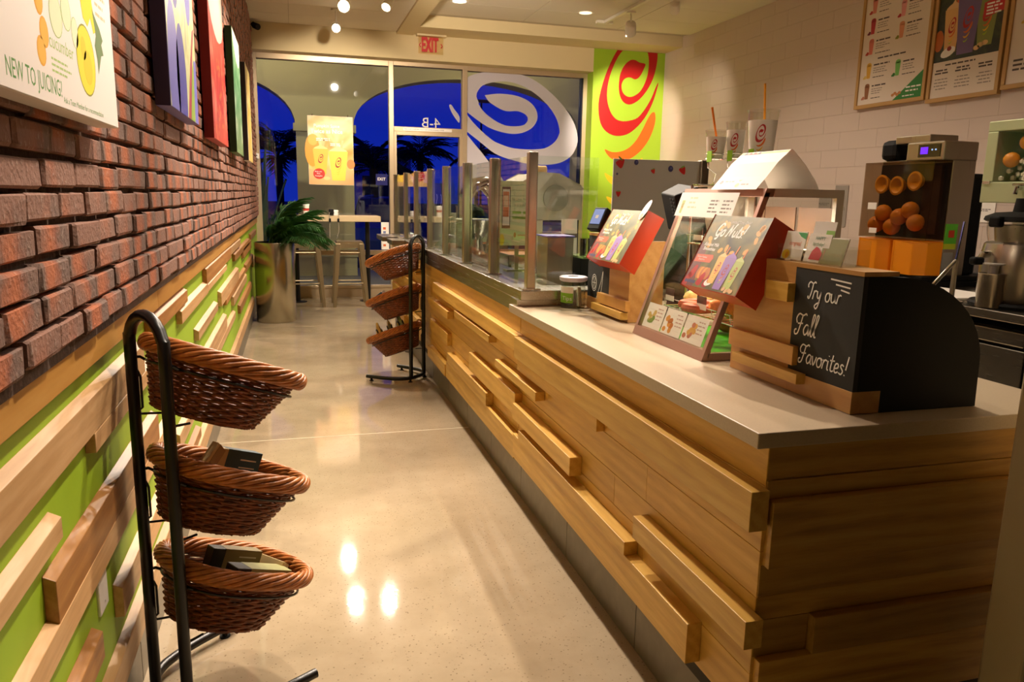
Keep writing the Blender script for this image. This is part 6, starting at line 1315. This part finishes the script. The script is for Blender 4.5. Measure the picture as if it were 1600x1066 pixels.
# ------------------------------------------------------------------ lamps on the ceiling
LAMPW = M((226, 218, 200), .4, 0, 'lamp_white'); GLOWW = emis((255, 236, 200), 26.0, 'lamp_glow')
def lamp_head(loc, tgt, zc, label, glow=GLOWW, group=None, L_=.15, r=.048):
    t = thing('ceiling_spotlight', label, 'spotlight', (loc[0], loc[1], zc), 0, group)
    MB().lathe([(.05, 0), (.05, -.018), (.012, -.022)], 18, (loc[0], loc[1], zc)).build('canopy', LAMPW, t); d = (Vector(tgt)-Vector(loc)).normalized(); bk = Vector(loc)-d*L_
    MB().tube([(loc[0], loc[1], zc-.02), tuple(bk+Vector((0, 0, .02))), tuple(bk+d*.04)], .008, 8).build('stem', LAMPW, t)
    q = d.to_track_quat('Z', 'Y').to_matrix().to_4x4(); m = Matrix.Translation(bk) @ q
    MB().lathe([(.02, 0), (r*.9, .02), (r, .05), (r, L_-.012), (r*.9, L_-.012)], 24).xf(m).build('housing', LAMPW, t, smooth=True); MB().lathe([(r*.86, L_-.012), (r*.86, L_-.010)], 24).xf(m).build('lens', glow, t)
    return t
lamp_head((.529, 7.9, 3.10), (.1, 3.0, .9), 3.30, 'large glaring ceiling spotlight, nearer of the bright pair', r=.06)
lamp_head((.514, 8.95, 3.10), (.2, 4.0, .9), 3.30, 'round white glaring spotlight just above the window header')
lamp_head((.924, 7.87, 3.11), (.2, 6.9, 1.9), 3.30, 'tilted white ceiling spotlight left of the bulkhead')
tk = thing('light_track', 'white ceiling light track above the counter towards the lime mural', 'track', (3.62, 7.4, 3.37)); B(3.60, 3.64, 5.6, 8.86, 3.368, 3.400).build('rail', LAMPW, tk, bevel=.003); B(3.52, 3.72, 8.86, 8.92, 3.37, 3.401).build('end_feed', LAMPW, tk)
DIM = emis((255, 226, 180), 2.0, 'lamp_dim')
lamp_head((3.66, 8.22, 3.13), (4.3, 9.7, 2.0), 3.368, 'cylinder track spotlight aimed at the lime mural', DIM, L_=.17, r=.06); lamp_head((4.02, 7.9, 3.33), (4.8, 9.5, 2.4), 3.40, 'cylinder spotlight at the picture top near the right wall', DIM, L_=.15, r=.055)
for i, (x, y) in enumerate(((1.801, 8.573), (3.26, 8.582))):
    t = thing('recessed_downlight', ['recessed ceiling downlight nearer the bulkhead', 'recessed ceiling downlight nearer the light track'][i], 'downlight', (x, y, 3.40)); MB().lathe([(.095, -.004), (.10, .0), (.075, .0), (.07, -.003)], 28, (x, y, 3.4), caps=False).build('trim_ring', LAMPW, t); MB().lathe([(.074, -.001), (.074, .001)], 24, (x, y, 3.399)).build('lens', DIM if i else emis((255, 240, 215), 5.0), t)
